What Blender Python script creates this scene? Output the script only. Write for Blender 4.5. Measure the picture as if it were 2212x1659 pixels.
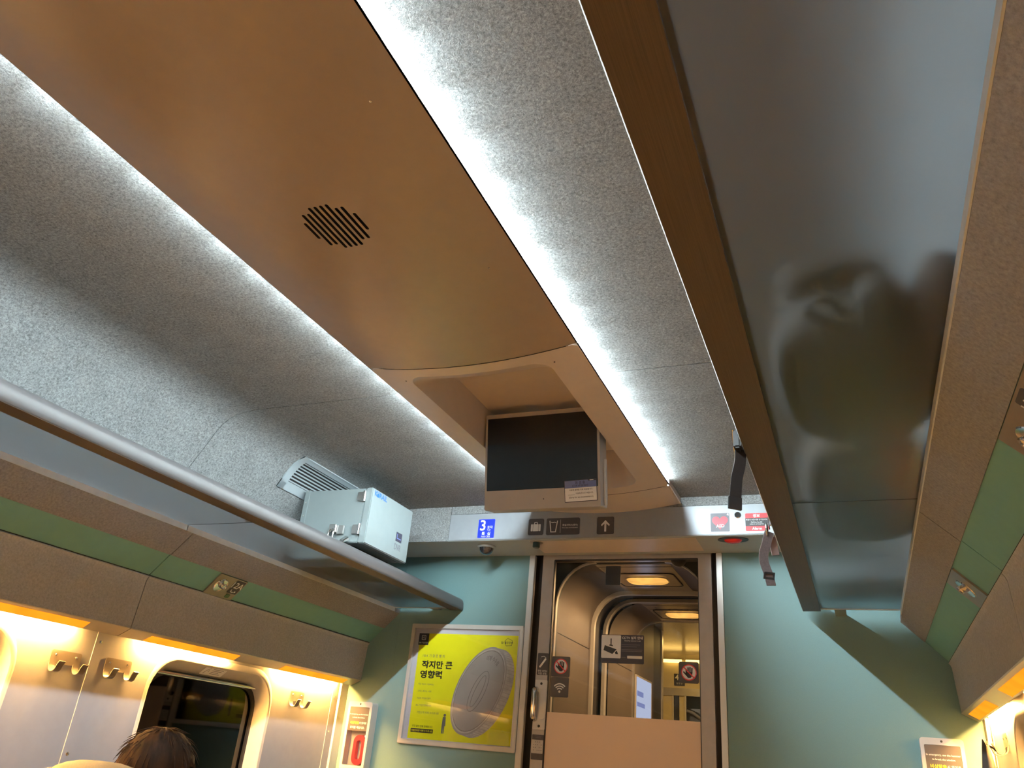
import bpy, bmesh, math, random
from mathutils import Vector as V, Matrix
random.seed(7)
for o in list(bpy.data.objects): bpy.data.objects.remove(o)
SC = bpy.context.scene; COL = SC.collection
# ------------------------------------------------------------------ camera
cd = bpy.data.cameras.new('camera'); cam = bpy.data.objects.new('camera', cd); COL.objects.link(cam)
R_ = (0.9225775, 0.3765736, 0.0839232); U_ = (0.094925, -0.4323922, 0.8966751); D_ = (-0.3739519, 0.8192858, 0.4346616)
cam.matrix_world = Matrix(((R_[0], U_[0], -D_[0], 0.91886), (R_[1], U_[1], -D_[1], 0), (R_[2], U_[2], -D_[2], 1.1), (0, 0, 0, 1)))
cd.sensor_fit = 'HORIZONTAL'; cd.sensor_width = 36; cd.lens = 1685.0 / 2212 * 36; cd.clip_start = .02
SC.camera = cam
# ------------------------------------------------------------------ world, exposure
w = bpy.data.worlds.new('night'); SC.world = w; w.use_nodes = True
w.node_tree.nodes['Background'].inputs[0].default_value = (.004, .005, .006, 1)
w.node_tree.nodes['Background'].inputs[1].default_value = 1
SC.view_settings.view_transform = 'Standard'; SC.view_settings.look = 'None'
SC.view_settings.exposure = .45; SC.view_settings.gamma = 1; SC.view_settings.use_curve_mapping = False
# strengths of the coach's lamps and of the spots added along the strips
STRIP = 150.0; SPOT_FILL = 13.5; STRIP_COL = (.80, .95, 1.0)
WARM = 900.0; WARM_COL = (1.0, .50, .12); LENS = 1.15; LENS_COL = (1.0, .27, .012)
GANG = 22.0; GANG_COL = (1.0, .60, .28)
FLOOR = -.12; BACK = -4.07; YE = 3.342; YB = 3.073; WU = 1.315
# added fill light behind the camera, standing in for the rest of the coach
ld = bpy.data.lights.new('rear_fill', 'AREA'); ld.shape = 'RECTANGLE'; ld.size = 2.2; ld.size_y = 1.1; ld.energy = 14; ld.color = (1.0, .78, .54)
ob = bpy.data.objects.new('rear_fill', ld); COL.objects.link(ob); ob.location = (0, BACK + .05, 1.35); ob.rotation_euler = (math.radians(90), 0, 0)
# ------------------------------------------------------------------ materials
def nodes(name):
    m = bpy.data.materials.new(name); m.use_nodes = True; nt = m.node_tree; nt.nodes.clear()
    out = nt.nodes.new('ShaderNodeOutputMaterial'); return m, nt, out
def NN(nt, t, **k):
    n = nt.nodes.new(t)
    for a, b in k.items():
        if a[0] == 'i' and a[1:].isdigit(): n.inputs[int(a[1:])].default_value = b
        else: setattr(n, a, b)
    return n
def C4(c): return (c[0], c[1], c[2], 1)
def mat(name, col, rough=.5, metal=0., var=.06, vs=30., bump=0., bs=300., spec=.5, coat=0., stretch=(1, 1, 1)):
    m, nt, out = nodes(name)
    b = NN(nt, 'ShaderNodeBsdfPrincipled'); L = nt.links.new
    b.inputs['Roughness'].default_value = rough; b.inputs['Metallic'].default_value = metal
    b.inputs['Specular IOR Level'].default_value = spec; b.inputs['Coat Weight'].default_value = coat
    tc = NN(nt, 'ShaderNodeTexCoord'); mp = NN(nt, 'ShaderNodeMapping'); mp.inputs['Scale'].default_value = stretch
    L(tc.outputs['Object'], mp.inputs[0])
    n = NN(nt, 'ShaderNodeTexNoise'); n.inputs['Scale'].default_value = vs; n.inputs['Detail'].default_value = 4
    L(mp.outputs[0], n.inputs['Vector'])
    r = NN(nt, 'ShaderNodeValToRGB'); r.color_ramp.elements[0].position = .3; r.color_ramp.elements[1].position = .7
    r.color_ramp.elements[0].color = C4([c * (1 - var) for c in col]); r.color_ramp.elements[1].color = C4([min(1, c * (1 + var)) for c in col])
    L(n.outputs[0], r.inputs[0]); L(r.outputs[0], b.inputs['Base Color'])
    if bump:
        n2 = NN(nt, 'ShaderNodeTexNoise'); n2.inputs['Scale'].default_value = bs; n2.inputs['Detail'].default_value = 3
        L(mp.outputs[0], n2.inputs['Vector'])
        bp = NN(nt, 'ShaderNodeBump'); bp.inputs['Strength'].default_value = bump; bp.inputs['Distance'].default_value = .001
        L(n2.outputs[0], bp.inputs['Height']); L(bp.outputs[0], b.inputs['Normal'])
    L(b.outputs[0], out.inputs[0]); return m
def emis(name, col, s, var=.0):
    m, nt, out = nodes(name); L = nt.links.new
    e = NN(nt, 'ShaderNodeEmission'); e.inputs[1].default_value = s; e.inputs[0].default_value = C4(col)
    if var:
        tc = NN(nt, 'ShaderNodeTexCoord'); n = NN(nt, 'ShaderNodeTexNoise'); n.inputs['Scale'].default_value = 9
        r = NN(nt, 'ShaderNodeValToRGB'); r.color_ramp.elements[0].color = C4([c * (1 - var) for c in col]); r.color_ramp.elements[1].color = C4([c * (1 + var) for c in col])
        r.color_ramp.elements[0].position = .35; r.color_ramp.elements[1].position = .65
        L(tc.outputs['Object'], n.inputs['Vector']); L(n.outputs[0], r.inputs[0]); L(r.outputs[0], e.inputs[0])
    L(e.outputs[0], out.inputs[0]); return m
def felt(name, dark, light, sc=1.0, fib=.75):
    m, nt, out = nodes(name); L = nt.links.new
    b = NN(nt, 'ShaderNodeBsdfPrincipled'); b.inputs['Roughness'].default_value = .85; b.inputs['Specular IOR Level'].default_value = .25
    tc = NN(nt, 'ShaderNodeTexCoord')
    def ridge(scale, dist, wdt, off):
        mp = NN(nt, 'ShaderNodeMapping'); mp.inputs['Location'].default_value = (off, off * 2, off * .5); L(tc.outputs['Object'], mp.inputs[0])
        n = NN(nt, 'ShaderNodeTexNoise'); n.inputs['Scale'].default_value = scale * sc; n.inputs['Detail'].default_value = 1.5; n.inputs['Distortion'].default_value = dist
        L(mp.outputs[0], n.inputs['Vector'])
        a = NN(nt, 'ShaderNodeMath', operation='SUBTRACT'); a.inputs[1].default_value = .5; L(n.outputs[0], a.inputs[0])
        c = NN(nt, 'ShaderNodeMath', operation='ABSOLUTE'); L(a.outputs[0], c.inputs[0])
        d = NN(nt, 'ShaderNodeMapRange'); d.inputs[1].default_value = 0; d.inputs[2].default_value = wdt; d.inputs[3].default_value = 1; d.inputs[4].default_value = 0
        L(c.outputs[0], d.inputs[0]); return d.outputs[0]
    f1 = ridge(75, 1.6, .045, 0); f2 = ridge(120, 2.5, .06, 3.1)
    mx = NN(nt, 'ShaderNodeMath', operation='MAXIMUM'); L(f1, mx.inputs[0]); L(f2, mx.inputs[1])
    n = NN(nt, 'ShaderNodeTexNoise'); n.inputs['Scale'].default_value = 150 * sc; n.inputs['Detail'].default_value = 5; n.inputs['Roughness'].default_value = .7
    L(tc.outputs['Object'], n.inputs['Vector'])
    n3 = NN(nt, 'ShaderNodeTexNoise'); n3.inputs['Scale'].default_value = 14 * sc; n3.inputs['Detail'].default_value = 3
    L(tc.outputs['Object'], n3.inputs['Vector'])
    a1 = NN(nt, 'ShaderNodeMath', operation='MULTIPLY_ADD'); a1.inputs[1].default_value = .5 * fib; L(mx.outputs[0], a1.inputs[0])
    a2 = NN(nt, 'ShaderNodeMath', operation='MULTIPLY_ADD'); a2.inputs[1].default_value = 1.7; a2.inputs[2].default_value = -.52; L(n.outputs[0], a2.inputs[0])
    a3 = NN(nt, 'ShaderNodeMath', operation='MULTIPLY_ADD'); a3.inputs[1].default_value = .25; L(n3.outputs[0], a3.inputs[0]); L(a2.outputs[0], a3.inputs[2])
    a4 = NN(nt, 'ShaderNodeMath', operation='SUBTRACT'); a4.inputs[1].default_value = .12; L(a3.outputs[0], a4.inputs[0]); L(a4.outputs[0], a1.inputs[2])
    r = NN(nt, 'ShaderNodeMix', data_type='RGBA'); r.inputs[6].default_value = C4(dark); r.inputs[7].default_value = C4(light)
    L(a1.outputs[0], r.inputs[0]); L(r.outputs[2], b.inputs['Base Color'])
    bp = NN(nt, 'ShaderNodeBump'); bp.inputs['Strength'].default_value = .8; bp.inputs['Distance'].default_value = .0012
    L(a1.outputs[0], bp.inputs['Height']); L(bp.outputs[0], b.inputs['Normal']); L(b.outputs[0], out.inputs[0]); return m
def clear(name, tint=(1, 1, 1), gl=1.0, rough=.0):
    m, nt, out = nodes(name); L = nt.links.new
    t = NN(nt, 'ShaderNodeBsdfTransparent'); t.inputs[0].default_value = C4(tint)
    g = NN(nt, 'ShaderNodeBsdfGlossy'); g.inputs['Roughness'].default_value = rough
    f = NN(nt, 'ShaderNodeFresnel'); f.inputs[0].default_value = 1.45
    k = NN(nt, 'ShaderNodeMath', operation='MULTIPLY'); k.inputs[1].default_value = gl; L(f.outputs[0], k.inputs[0])
    x = NN(nt, 'ShaderNodeMixShader'); L(k.outputs[0], x.inputs[0]); L(t.outputs[0], x.inputs[1]); L(g.outputs[0], x.inputs[2])
    L(x.outputs[0], out.inputs[0]); return m
def frosted(name, tint, rough, diff, dfac):
    m, nt, out = nodes(name); L = nt.links.new
    t = NN(nt, 'ShaderNodeBsdfRefraction'); t.inputs[0].default_value = C4(tint); t.inputs['Roughness'].default_value = rough; t.inputs['IOR'].default_value = 1.25
    d = NN(nt, 'ShaderNodeBsdfDiffuse'); d.inputs[0].default_value = C4(diff)
    x = NN(nt, 'ShaderNodeMixShader'); x.inputs[0].default_value = dfac; L(t.outputs[0], x.inputs[1]); L(d.outputs[0], x.inputs[2])
    g = NN(nt, 'ShaderNodeBsdfGlossy'); g.inputs['Roughness'].default_value = .22
    f = NN(nt, 'ShaderNodeFresnel'); f.inputs[0].default_value = 1.4
    y = NN(nt, 'ShaderNodeMixShader'); L(f.outputs[0], y.inputs[0]); L(x.outputs[0], y.inputs[1]); L(g.outputs[0], y.inputs[2])
    L(y.outputs[0], out.inputs[0]); return m
def film(name, col):
    m, nt, out = nodes(name); L = nt.links.new
    t = NN(nt, 'ShaderNodeBsdfTranslucent'); t.inputs[0].default_value = C4(col)
    d = NN(nt, 'ShaderNodeBsdfDiffuse'); d.inputs[0].default_value = C4(col)
    x = NN(nt, 'ShaderNodeMixShader'); x.inputs[0].default_value = .35; L(t.outputs[0], x.inputs[1]); L(d.outputs[0], x.inputs[2])
    L(x.outputs[0], out.inputs[0]); return m
M = {}
M['felt'] = felt('ceiling felt', (.09, .094, .095), (.42, .44, .445))
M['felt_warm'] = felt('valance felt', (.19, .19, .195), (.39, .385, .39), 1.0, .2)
M['panel'] = mat('beige ceiling panel', (.36, .285, .22), .24, var=.02, bump=.02, bs=900, spec=.9)
M['monitor_panel'] = mat('beige monitor surround', (.66, .57, .50), .28, var=.02)
M['dark'] = mat('black void', (.008, .007, .007), .8)
M['gap'] = mat('dark joint backing', (.03, .028, .026), .9)
M['bar'] = mat('rack bar taupe metal', (.085, .08, .081), .38, var=.05, vs=8, stretch=(1, .05, 1), bump=.1, bs=900)
M['bar_under'] = mat('rack bar brown ribbed underside', (.065, .046, .033), .5, var=.25, vs=900, stretch=(1, .01, 1))
M['rail'] = mat('pale rail', (.60, .62, .62), .4)
M['glass_top'] = clear('rack glass top', (1, 1, 1), .3)
M['glass_low'] = frosted('rack glass frosted', (.62, .66, .70), .50, (.12, .09, .055), .18)
M['felt_low_lit'] = felt('lower valance felt', (.36, .365, .37), (.62, .62, .63), 1.0, .2)  # lighter copy of the valance felt, with the lamp glow in its colour
M['green'] = mat('green band', (.155, .36, .315), .55, var=.03)
M['teal'] = mat('teal end wall', (.145, .26, .265), .55, var=.05, vs=600, bump=.15, bs=900)
M['wall'] = mat('pale side wall', (.28, .28, .31), .42, var=.03, bump=.1, bs=500)
M['cream'] = mat('cream plastic', (.52, .49, .45), .4, var=.03)
M['housing'] = mat('lamp housing metal', (.55, .50, .42), .28, .4, var=.04)
M['alu'] = mat('aluminium', (.62, .60, .57), .38, .45, var=.04, vs=20, stretch=(1, 1, .05))
M['doorframe'] = mat('door leaf grey', (.46, .43, .41), .45, .2, var=.04)
M['sign_panel'] = mat('sign panel grey metal', (.31, .335, .36), .4, .25, var=.03)
M['soffit'] = mat('header underside grey', (.42, .46, .47), .5, var=.03)
M['hook'] = mat('pale hook enamel', (.20, .175, .15), .3, .3, var=.03)
M['chrome'] = mat('chrome', (.75, .74, .72), .12, 1.0, var=.03)
M['steel'] = mat('brushed steel', (.58, .57, .55), .3, .9, var=.05)
M['white'] = mat('white print', (.80, .80, .79), .5, var=.02)
M['black'] = mat('black plastic', (.02, .02, .022), .4)
M['charcoal'] = mat('charcoal sticker', (.055, .05, .055), .45)
M['navy'] = mat('navy print', (.03, .03, .05), .45)
M['blue'] = mat('sign blue', (.008, .03, .85), .4, var=.02)
M['ltblue'] = mat('notice blue', (.14, .18, .42), .5)
M['red'] = mat('sign red', (.75, .04, .05), .45)
M['heart'] = mat('heart red', (.52, .05, .075), .45)
M['grey'] = mat('grey sticker', (.13, .125, .145), .5)
M['greytext'] = mat('grey print', (.16, .15, .14), .6)
M['yellowtext'] = mat('yellow print', (.80, .62, .02), .5)
M['box'] = mat('recorder enamel', (.19, .225, .23), .42, var=.02, bump=.15, bs=1200)
M['vent'] = mat('vent enamel', (.34, .39, .41), .4, var=.02)
M['brand_blue'] = mat('logo blue', (.006, .11, .50), .4)
M['screen'] = mat('dark screen', (.006, .008, .011), .16, var=.0)
M['bezel'] = mat('monitor bezel', (.40, .365, .335), .4, .2, var=.02)
M['poster_yellow'] = mat('poster yellow', (.86, .80, .0), .5, var=.02)
M['poster_lilac'] = mat('poster border lilac', (.60, .57, .62), .5, var=.02)
M['coin'] = mat('printed coin grey', (.40, .345, .31), .5, var=.12, vs=5)
M['coin_edge'] = mat('printed coin edge', (.52, .47, .42), .5, var=.2, vs=40)
M['coin_dark'] = mat('printed coin shade', (.18, .15, .13), .5)
M['print_black'] = mat('poster black', (.012, .01, .008), .5)
M['clear'] = clear('clear glass')
M['clear_soft'] = clear('clear acrylic', (.95, .95, .95), 1.0, .03)
M['door_glass'] = clear('door glass', (.80, .80, .78), .8)
M['win_glass'] = clear('window glass', (.10, .11, .10), 1.6, .03)
M['film'] = film('frosted film', (.95, .84, .76))
M['night'] = mat('outside night', (.02, .022, .018), .9)
M['floor'] = mat('floor covering', (.22, .20, .18), .6, var=.2, vs=60)
M['seat'] = mat('seat fabric', (.16, .14, .15), .9, var=.2, vs=200, bump=.3, bs=800)
M['cover'] = mat('headrest cover beige', (.22, .185, .125), .8, var=.08, vs=200, bump=.3, bs=900)
M['skin'] = mat('skin', (.60, .40, .30), .5, var=.05)
M['hair'] = mat('brown hair', (.022, .009, .0035), .7, spec=.2, var=.6, vs=40, stretch=(1, 1, .15), bump=.9, bs=120)
M['coat'] = mat('dark jacket', (.04, .04, .05), .85, var=.2, vs=100)
M['bag'] = mat('dark bag fabric', (.03, .022, .018), .85, var=.3, vs=200, bump=.4, bs=700)
M['bag2'] = mat('brown bag fabric', (.05, .035, .028), .85, var=.3, vs=200, bump=.4, bs=700)
M['strap'] = mat('black webbing', (.012, .009, .009), .6, var=.2, vs=300)
M['taupe_strap'] = mat('taupe webbing', (.085, .062, .062), .75, var=.2, vs=300)
M['pink'] = mat('pinkish tag', (.24, .165, .155), .7)
M['grey_cloth'] = mat('grey cloth', (.035, .032, .03), .9, var=.15, vs=40, bump=.4, bs=500)
M['gang_wall'] = mat('gangway laminate', (.105, .085, .07), .5, var=.06, vs=90, bump=.08, bs=400)
M['gang_ceiling'] = mat('gangway ceiling metal', (.52, .47, .44), .22, .5, var=.03)
M['bellows'] = mat('bellows rubber', (.022, .022, .026), .6)
M['far_wall'] = mat('far coach wall', (.62, .54, .34), .5, var=.03)
M['strip_light'] = emis('cool light strip', STRIP_COL, STRIP)
M['warm_tube'] = emis('warm tube', WARM_COL, WARM)
M['lens'] = emis('amber lens', LENS_COL, LENS, .10)
M['gang_lens'] = emis('gangway lens', (1.0, .50, .12), 1.15, .3)
M['gang_tube'] = emis('gangway tube', GANG_COL, GANG)
M['far_tube'] = emis('far coach tube', (1.0, .62, .16), 5.0)
M['display'] = emis('lit display', (.62, .70, 1.0), .80)
M['alarm'] = mat('red alarm lens', (.55, .01, .01), .15, spec=.8)
# ------------------------------------------------------------------ object helpers
def root_of(p):
    t = V((0, 0, 0))
    while p: t = t + p.location; p = p.parent
    return t
def tag(o, label=None, cat=None, group=None, kind=None):
    if label: o['label'] = label
    if cat: o['category'] = cat
    if group: o['group'] = group
    if kind: o['kind'] = kind
    return o
def empty(name, loc, label=None, cat=None, group=None, kind=None):
    o = bpy.data.objects.new(name, None); COL.objects.link(o); o.location = loc; o.empty_display_size = .05
    return tag(o, label, cat, group, kind)
def mk(name, bm, m, parent=None, smooth=None, loc=None):
    bmesh.ops.recalc_face_normals(bm, faces=bm.faces[:])
    if parent: off = root_of(parent)
    elif loc is not None: off = V(loc)
    else:
        xs = [v.co for v in bm.verts]; lo = [min(c[i] for c in xs) for i in range(3)]; hi = [max(c[i] for c in xs) for i in range(3)]
        off = V(((lo[0] + hi[0]) / 2, (lo[1] + hi[1]) / 2, lo[2]))
    bmesh.ops.translate(bm, verts=bm.verts[:], vec=-off)
    me = bpy.data.meshes.new(name); bm.to_mesh(me); bm.free()
    o = bpy.data.objects.new(name, me); COL.objects.link(o)
    if parent: o.parent = parent
    else: o.location = off
    for mm in (m if isinstance(m, (list, tuple)) else [m]): me.materials.append(M[mm] if isinstance(mm, str) else mm)
    if smooth is not None:
        for p in me.polygons: p.use_smooth = True
        me.set_sharp_from_angle(angle=math.radians(smooth))
    return o
def struct(name, label=None):
    return tag(empty(name, (0, 0, 0)), label, None, None, 'structure')
def Fr(o, ex, ey):
    o = V(o); ex = V(ex).normalized(); ey = V(ey).normalized(); ez = ex.cross(ey).normalized()
    return lambda a, b, c=0.: o + ex * a + ey * b + ez * c
def fill(bm, loops, f, c):
    es = []
    for lp in loops:
        vs = [bm.verts.new(f(a, b, c)) for a, b in lp]
        es += [bm.edges.new((vs[i], vs[(i + 1) % len(vs)])) for i in range(len(vs))]
    return bmesh.ops.triangle_fill(bm, use_beauty=True, use_dissolve=False, edges=es)
def plate(loops, f, c0, c1, bm=None):
    """flat plate with holes; loops in the frame's plane, from depth c0 to c1 (c1 is the face)"""
    bm = bm or bmesh.new()
    tops = []
    for lp in loops:
        t = [bm.verts.new(f(a, b, c1)) for a, b in lp]; u = [bm.verts.new(f(a, b, c0)) for a, b in lp]; n = len(lp)
        for i in range(n): bm.faces.new((t[i], t[(i + 1) % n], u[(i + 1) % n], u[i]))
        tops.append((t, u))
    for k in (0, 1):
        if len(loops) == 1: bm.faces.new(tops[0][k] if k == 0 else tops[0][k][::-1])
        else:
            es = []
            for tu in tops:
                vs = tu[k]
                for i in range(len(vs)):
                    e = bm.edges.get((vs[i], vs[(i + 1) % len(vs)])); es.append(e)
            bmesh.ops.triangle_fill(bm, use_beauty=True, use_dissolve=False, edges=es)
    return bm
def rect(x0, y0, x1, y1): return [(x0, y0), (x1, y0), (x1, y1), (x0, y1)]
def rr(x0, y0, x1, y1, r, n=5):
    r = min(r, abs(x1 - x0) / 2 - 1e-5, abs(y1 - y0) / 2 - 1e-5); p = []
    for cx, cy, a in ((x1 - r, y1 - r, 0), (x0 + r, y1 - r, 90), (x0 + r, y0 + r, 180), (x1 - r, y0 + r, 270)):
        for i in range(n + 1):
            t = math.radians(a + 90 * i / n); p.append((cx + r * math.cos(t), cy + r * math.sin(t)))
    return p
def circ(cx, cy, r, n=24, ry=None): return [(cx + r * math.cos(2 * math.pi * i / n), cy + (ry or r) * math.sin(2 * math.pi * i / n)) for i in range(n)]
def seg(x0, y0, x1, y1, w):
    dx, dy = x1 - x0, y1 - y0; l = math.hypot(dx, dy); nx, ny = -dy / l * w / 2, dx / l * w / 2
    return [(x0 + nx, y0 + ny), (x0 - nx, y0 - ny), (x1 - nx, y1 - ny), (x1 + nx, y1 + ny)]
def caps(x0, y0, x1, y1, w, n=6):
    a = math.atan2(y1 - y0, x1 - x0); p = []
    for i in range(n + 1):
        t = a - math.pi / 2 + math.pi * i / n; p.append((x1 + w / 2 * math.cos(t), y1 + w / 2 * math.sin(t)))
    for i in range(n + 1):
        t = a + math.pi / 2 + math.pi * i / n; p.append((x0 + w / 2 * math.cos(t), y0 + w / 2 * math.sin(t)))
    return p
def box(bm, x0, y0, z0, x1, y1, z1, f=None, bev=0):
    f = f or (lambda a, b, c: V((a, b, c)))
    vs = [bm.verts.new(f(x, y, z)) for x in (x0, x1) for y in (y0, y1) for z in (z0, z1)]
    fs = [bm.faces.new([vs[i] for i in q]) for q in ((0, 1, 3, 2), (4, 6, 7, 5), (0, 4, 5, 1), (2, 3, 7, 6), (0, 2, 6, 4), (1, 5, 7, 3))]
    if bev: bmesh.ops.bevel(bm, geom=list({e for q in fs for e in q.edges}), offset=bev, segments=2, affect='EDGES')
    return bm
def bx(*a, **k): return box(bmesh.new(), *a, **k)
def prism(poly, y0, y1, s=1, bm=None):
    """closed polygon of (u,z) extruded along the coach; s mirrors it to the other side"""
    bm = bm or bmesh.new(); n = len(poly)
    a = [bm.verts.new((s * u, y0, z)) for u, z in poly]; b = [bm.verts.new((s * u, y1, z)) for u, z in poly]
    for i in range(n): bm.faces.new((a[i], a[(i + 1) % n], b[(i + 1) % n], b[i]))
    bm.faces.new(a[::-1]); bm.faces.new(b); return bm
def offs(prof, t):
    out = []
    for i, (x, y) in enumerate(prof):
        p0 = prof[max(0, i - 1)]; p1 = prof[min(len(prof) - 1, i + 1)]
        dx, dy = p1[0] - p0[0], p1[1] - p0[1]; l = math.hypot(dx, dy); out.append((x - dy / l * t, y + dx / l * t))
    return out
def slab(prof, y0, y1, t, s):  # thickness grows away from the cabin (left of the direction of travel)
    return prism(list(prof) + offs(prof, t)[::-1], y0, y1, s)
def tube(pts, r, n=10, bm=None, closed=False):
    bm = bm or bmesh.new(); pts = [V(p) for p in pts]; rings = []; N = len(pts)
    rs = r if isinstance(r, (list, tuple)) else [r] * N
    prev = None
    for i in range(N):
        a = pts[i - 1] if (i or closed) else pts[i]; b = pts[(i + 1) % N] if (i < N - 1 or closed) else pts[i]
        d = (b - a).normalized()
        if prev is None:
            up = V((0, 0, 1)) if abs(d.z) < .9 else V((0, 1, 0)); e1 = d.cross(up).normalized()
        else: e1 = (prev - d * prev.dot(d)).normalized()
        prev = e1; e2 = d.cross(e1)
        rings.append([bm.verts.new(pts[i] + (e1 * math.cos(2 * math.pi * k / n) + e2 * math.sin(2 * math.pi * k / n)) * rs[i]) for k in range(n)])
    for i in range(N if closed else N - 1):
        A, B = rings[i], rings[(i + 1) % N]
        for k in range(n): bm.faces.new((A[k], A[(k + 1) % n], B[(k + 1) % n], B[k]))
    if not closed: bm.faces.new(rings[0][::-1]); bm.faces.new(rings[-1])
    return bm
def lathe(prof, f, n=24, bm=None):
    """profile of (radius, height) turned about the frame's normal"""
    bm = bm or bmesh.new(); rings = []
    for r, h in prof:
        if r < 1e-6: rings.append([bm.verts.new(f(0, 0, h))])
        else: rings.append([bm.verts.new(f(r * math.cos(2 * math.pi * k / n), r * math.sin(2 * math.pi * k / n), h)) for k in range(n)])
    for A, B in zip(rings, rings[1:]):
        for k in range(n):
            q = [A[k % len(A)], A[(k + 1) % len(A)], B[(k + 1) % len(B)], B[k % len(B)]]; u = []
            for v in q:
                if v not in u: u.append(v)
            if len(u) > 2: bm.faces.new(u)
    return bm
def ribbon(pts, wv, w, t, bm=None):
    bm = bm or bmesh.new(); pts = [V(p) for p in pts]; wv = V(wv).normalized(); rows = []
    for i, p in enumerate(pts):
        d = (pts[min(i + 1, len(pts) - 1)] - pts[max(i - 1, 0)]).normalized(); nrm = d.cross(wv).normalized(); wd = nrm.cross(d)
        rows.append([bm.verts.new(p + wd * a * w / 2 + nrm * b * t / 2) for a, b in ((-1, -1), (1, -1), (1, 1), (-1, 1))])
    for A, B in zip(rows, rows[1:]):
        for k in range(4): bm.faces.new((A[k], A[(k + 1) % 4], B[(k + 1) % 4], B[k]))
    bm.faces.new(rows[0][::-1]); bm.faces.new(rows[-1]); return bm
def crv(pts, n=6):  # Catmull-Rom through the points
    P = [V(p) for p in pts]; out = []
    for i in range(len(P) - 1):
        p0 = P[max(i - 1, 0)]; p1 = P[i]; p2 = P[i + 1]; p3 = P[min(i + 2, len(P) - 1)]
        for k in range(n):
            t = k / n; out.append(.5 * (2 * p1 + (p2 - p0) * t + (2 * p0 - 5 * p1 + 4 * p2 - p3) * t * t + (3 * p1 - p0 - 3 * p2 + p3) * t ** 3))
    return out + [P[-1]]
TXT = {}
def text(parent, s, f, cx, cy, m, w=None, h=None, c=.0006, name='lettering', bold=0, arc=None, fit=None):
    if (s, bold) not in TXT:
        cu = bpy.data.curves.new('t', 'FONT'); cu.body = s; cu.size = 1; cu.resolution_u = 3; cu.offset = bold
        o = bpy.data.objects.new('t', cu); COL.objects.link(o); bpy.context.view_layer.update()
        me = bpy.data.meshes.new_from_object(o.evaluated_get(bpy.context.evaluated_depsgraph_get()))
        TXT[(s, bold)] = ([v.co.copy() for v in me.vertices], [tuple(p.vertices) for p in me.polygons])
        bpy.data.objects.remove(o); bpy.data.curves.remove(cu); bpy.data.meshes.remove(me)
    vs, fs = TXT[(s, bold)]
    if not vs: return None
    x0 = min(v.x for v in vs); x1 = max(v.x for v in vs); y0 = min(v.y for v in vs); y1 = max(v.y for v in vs)
    if w and h: kx, ky = w / (x1 - x0), h / (y1 - y0)
    else: kx = ky = (w / (x1 - x0)) if w else (h / (y1 - y0))
    bm = bmesh.new(); L = []
    for v in vs:
        a = cx + (v.x - (x0 + x1) / 2) * kx; b = cy + (v.y - (y0 + y1) / 2) * ky
        if arc:
            r, yc = arc; th = (a - cx) / r; rad = b - yc; a, b = cx + rad * math.sin(th), yc + rad * math.cos(th)
        if fit: a, b = fit(a, b)
        L.append(bm.verts.new(f(a, b, c)))
    for p in fs:
        try: bm.faces.new([L[i] for i in p])
        except ValueError: pass
    # give the print a hair of thickness
    r = bmesh.ops.extrude_face_region(bm, geom=bm.faces[:]); n = (f(0, 0, 1) - f(0, 0, 0))
    bmesh.ops.translate(bm, verts=[g for g in r['geom'] if isinstance(g, bmesh.types.BMVert)], vec=n * .0002)
    return mk(name, bm, m, parent)
def gfx(parent, name, loops, f, m, c=.0, t=.0004):
    bm = bmesh.new()
    for lp in loops: plate(lp if isinstance(lp[0], list) else [lp], f, c, c + t, bm)
    return mk(name, bm, m, parent)
def sign(name, label, cat, f, x0, y0, x1, y1, r, m, group=None, t=.0015):
    root = empty(name, f((x0 + x1) / 2, min(y0, y1), 0), label, cat, group)
    mk('backing', plate([rr(x0, y0, x1, y1, r)], f, 0, t), m, root); return root
# ================================================================== SETTING
FELT = [(.293, 2.128), (.60, 2.127), (.90, 2.125), (.945, 2.1235), (.985, 2.118), (1.015, 2.110), (1.04, 2.098), (1.06, 2.082), (1.079, 2.060), (1.12, 1.993), (1.164, 1.925), (1.23, 1.822), (1.285, 1.736)]
ceil = struct('ceiling')
mk('shell', bx(-1.36, BACK, 2.30, 1.36, YE + .06, 2.33), 'gap', ceil)
for s in (-1, 1):
    for a, b in ((BACK, -2.072), (-2.07 + .002, -.072), (-.068, 1.9265), (1.9300, YB)):
        mk('felt_panel', slab(FELT, a, b, .008, s), 'felt', ceil, 35)
    mk('joint_backing', slab(offs(FELT, .011), BACK, YB, .004, s), 'gap', ceil, 35)
def zc(x): return 2.072 + .018 * (x / .25) ** 2
def panel_rows(bm, xs, ys):
    g = [[bm.verts.new((x, y, zc(x))) for x in xs] for y in ys]
    for i in range(len(ys) - 1):
        for j in range(len(xs) - 1): bm.faces.new((g[i][j], g[i][j + 1], g[i + 1][j + 1], g[i + 1][j]))
def lips(bm, ya, yb):
    for s in (-1, 1):
        pr = [(.319, zc(.319)), (.3215, 2.103), (.3215, 2.1055), (.3185, 2.1055), (.285, 2.104)]
        A = [bm.verts.new((s * u, ya, z)) for u, z in pr]; B = [bm.verts.new((s * u, yb, z)) for u, z in pr]
        for i in range(len(pr) - 1): bm.faces.new((A[i], A[i + 1], B[i + 1], B[i]))
XS = [-.319 + .638 * i / 28 for i in range(29)]
def set_normals(o, f):
    me = o.data; off = root_of(o)
    if sum(p.normal.z * p.area for p in me.polygons) > 0: me.flip_normals()
    for p in me.polygons: p.use_smooth = True
    me.normals_split_custom_set_from_vertices([f(v.co + off) for v in me.vertices])
def zn(co):
    if abs(co.x) > .3192 or co.z > zc(co.x) + .001: return V((math.copysign(1, co.x) * .8, 0, -.6)).normalized()
    return V((.036 * 2 / .125 * co.x / 2, 0, -1)).normalized()
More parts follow.
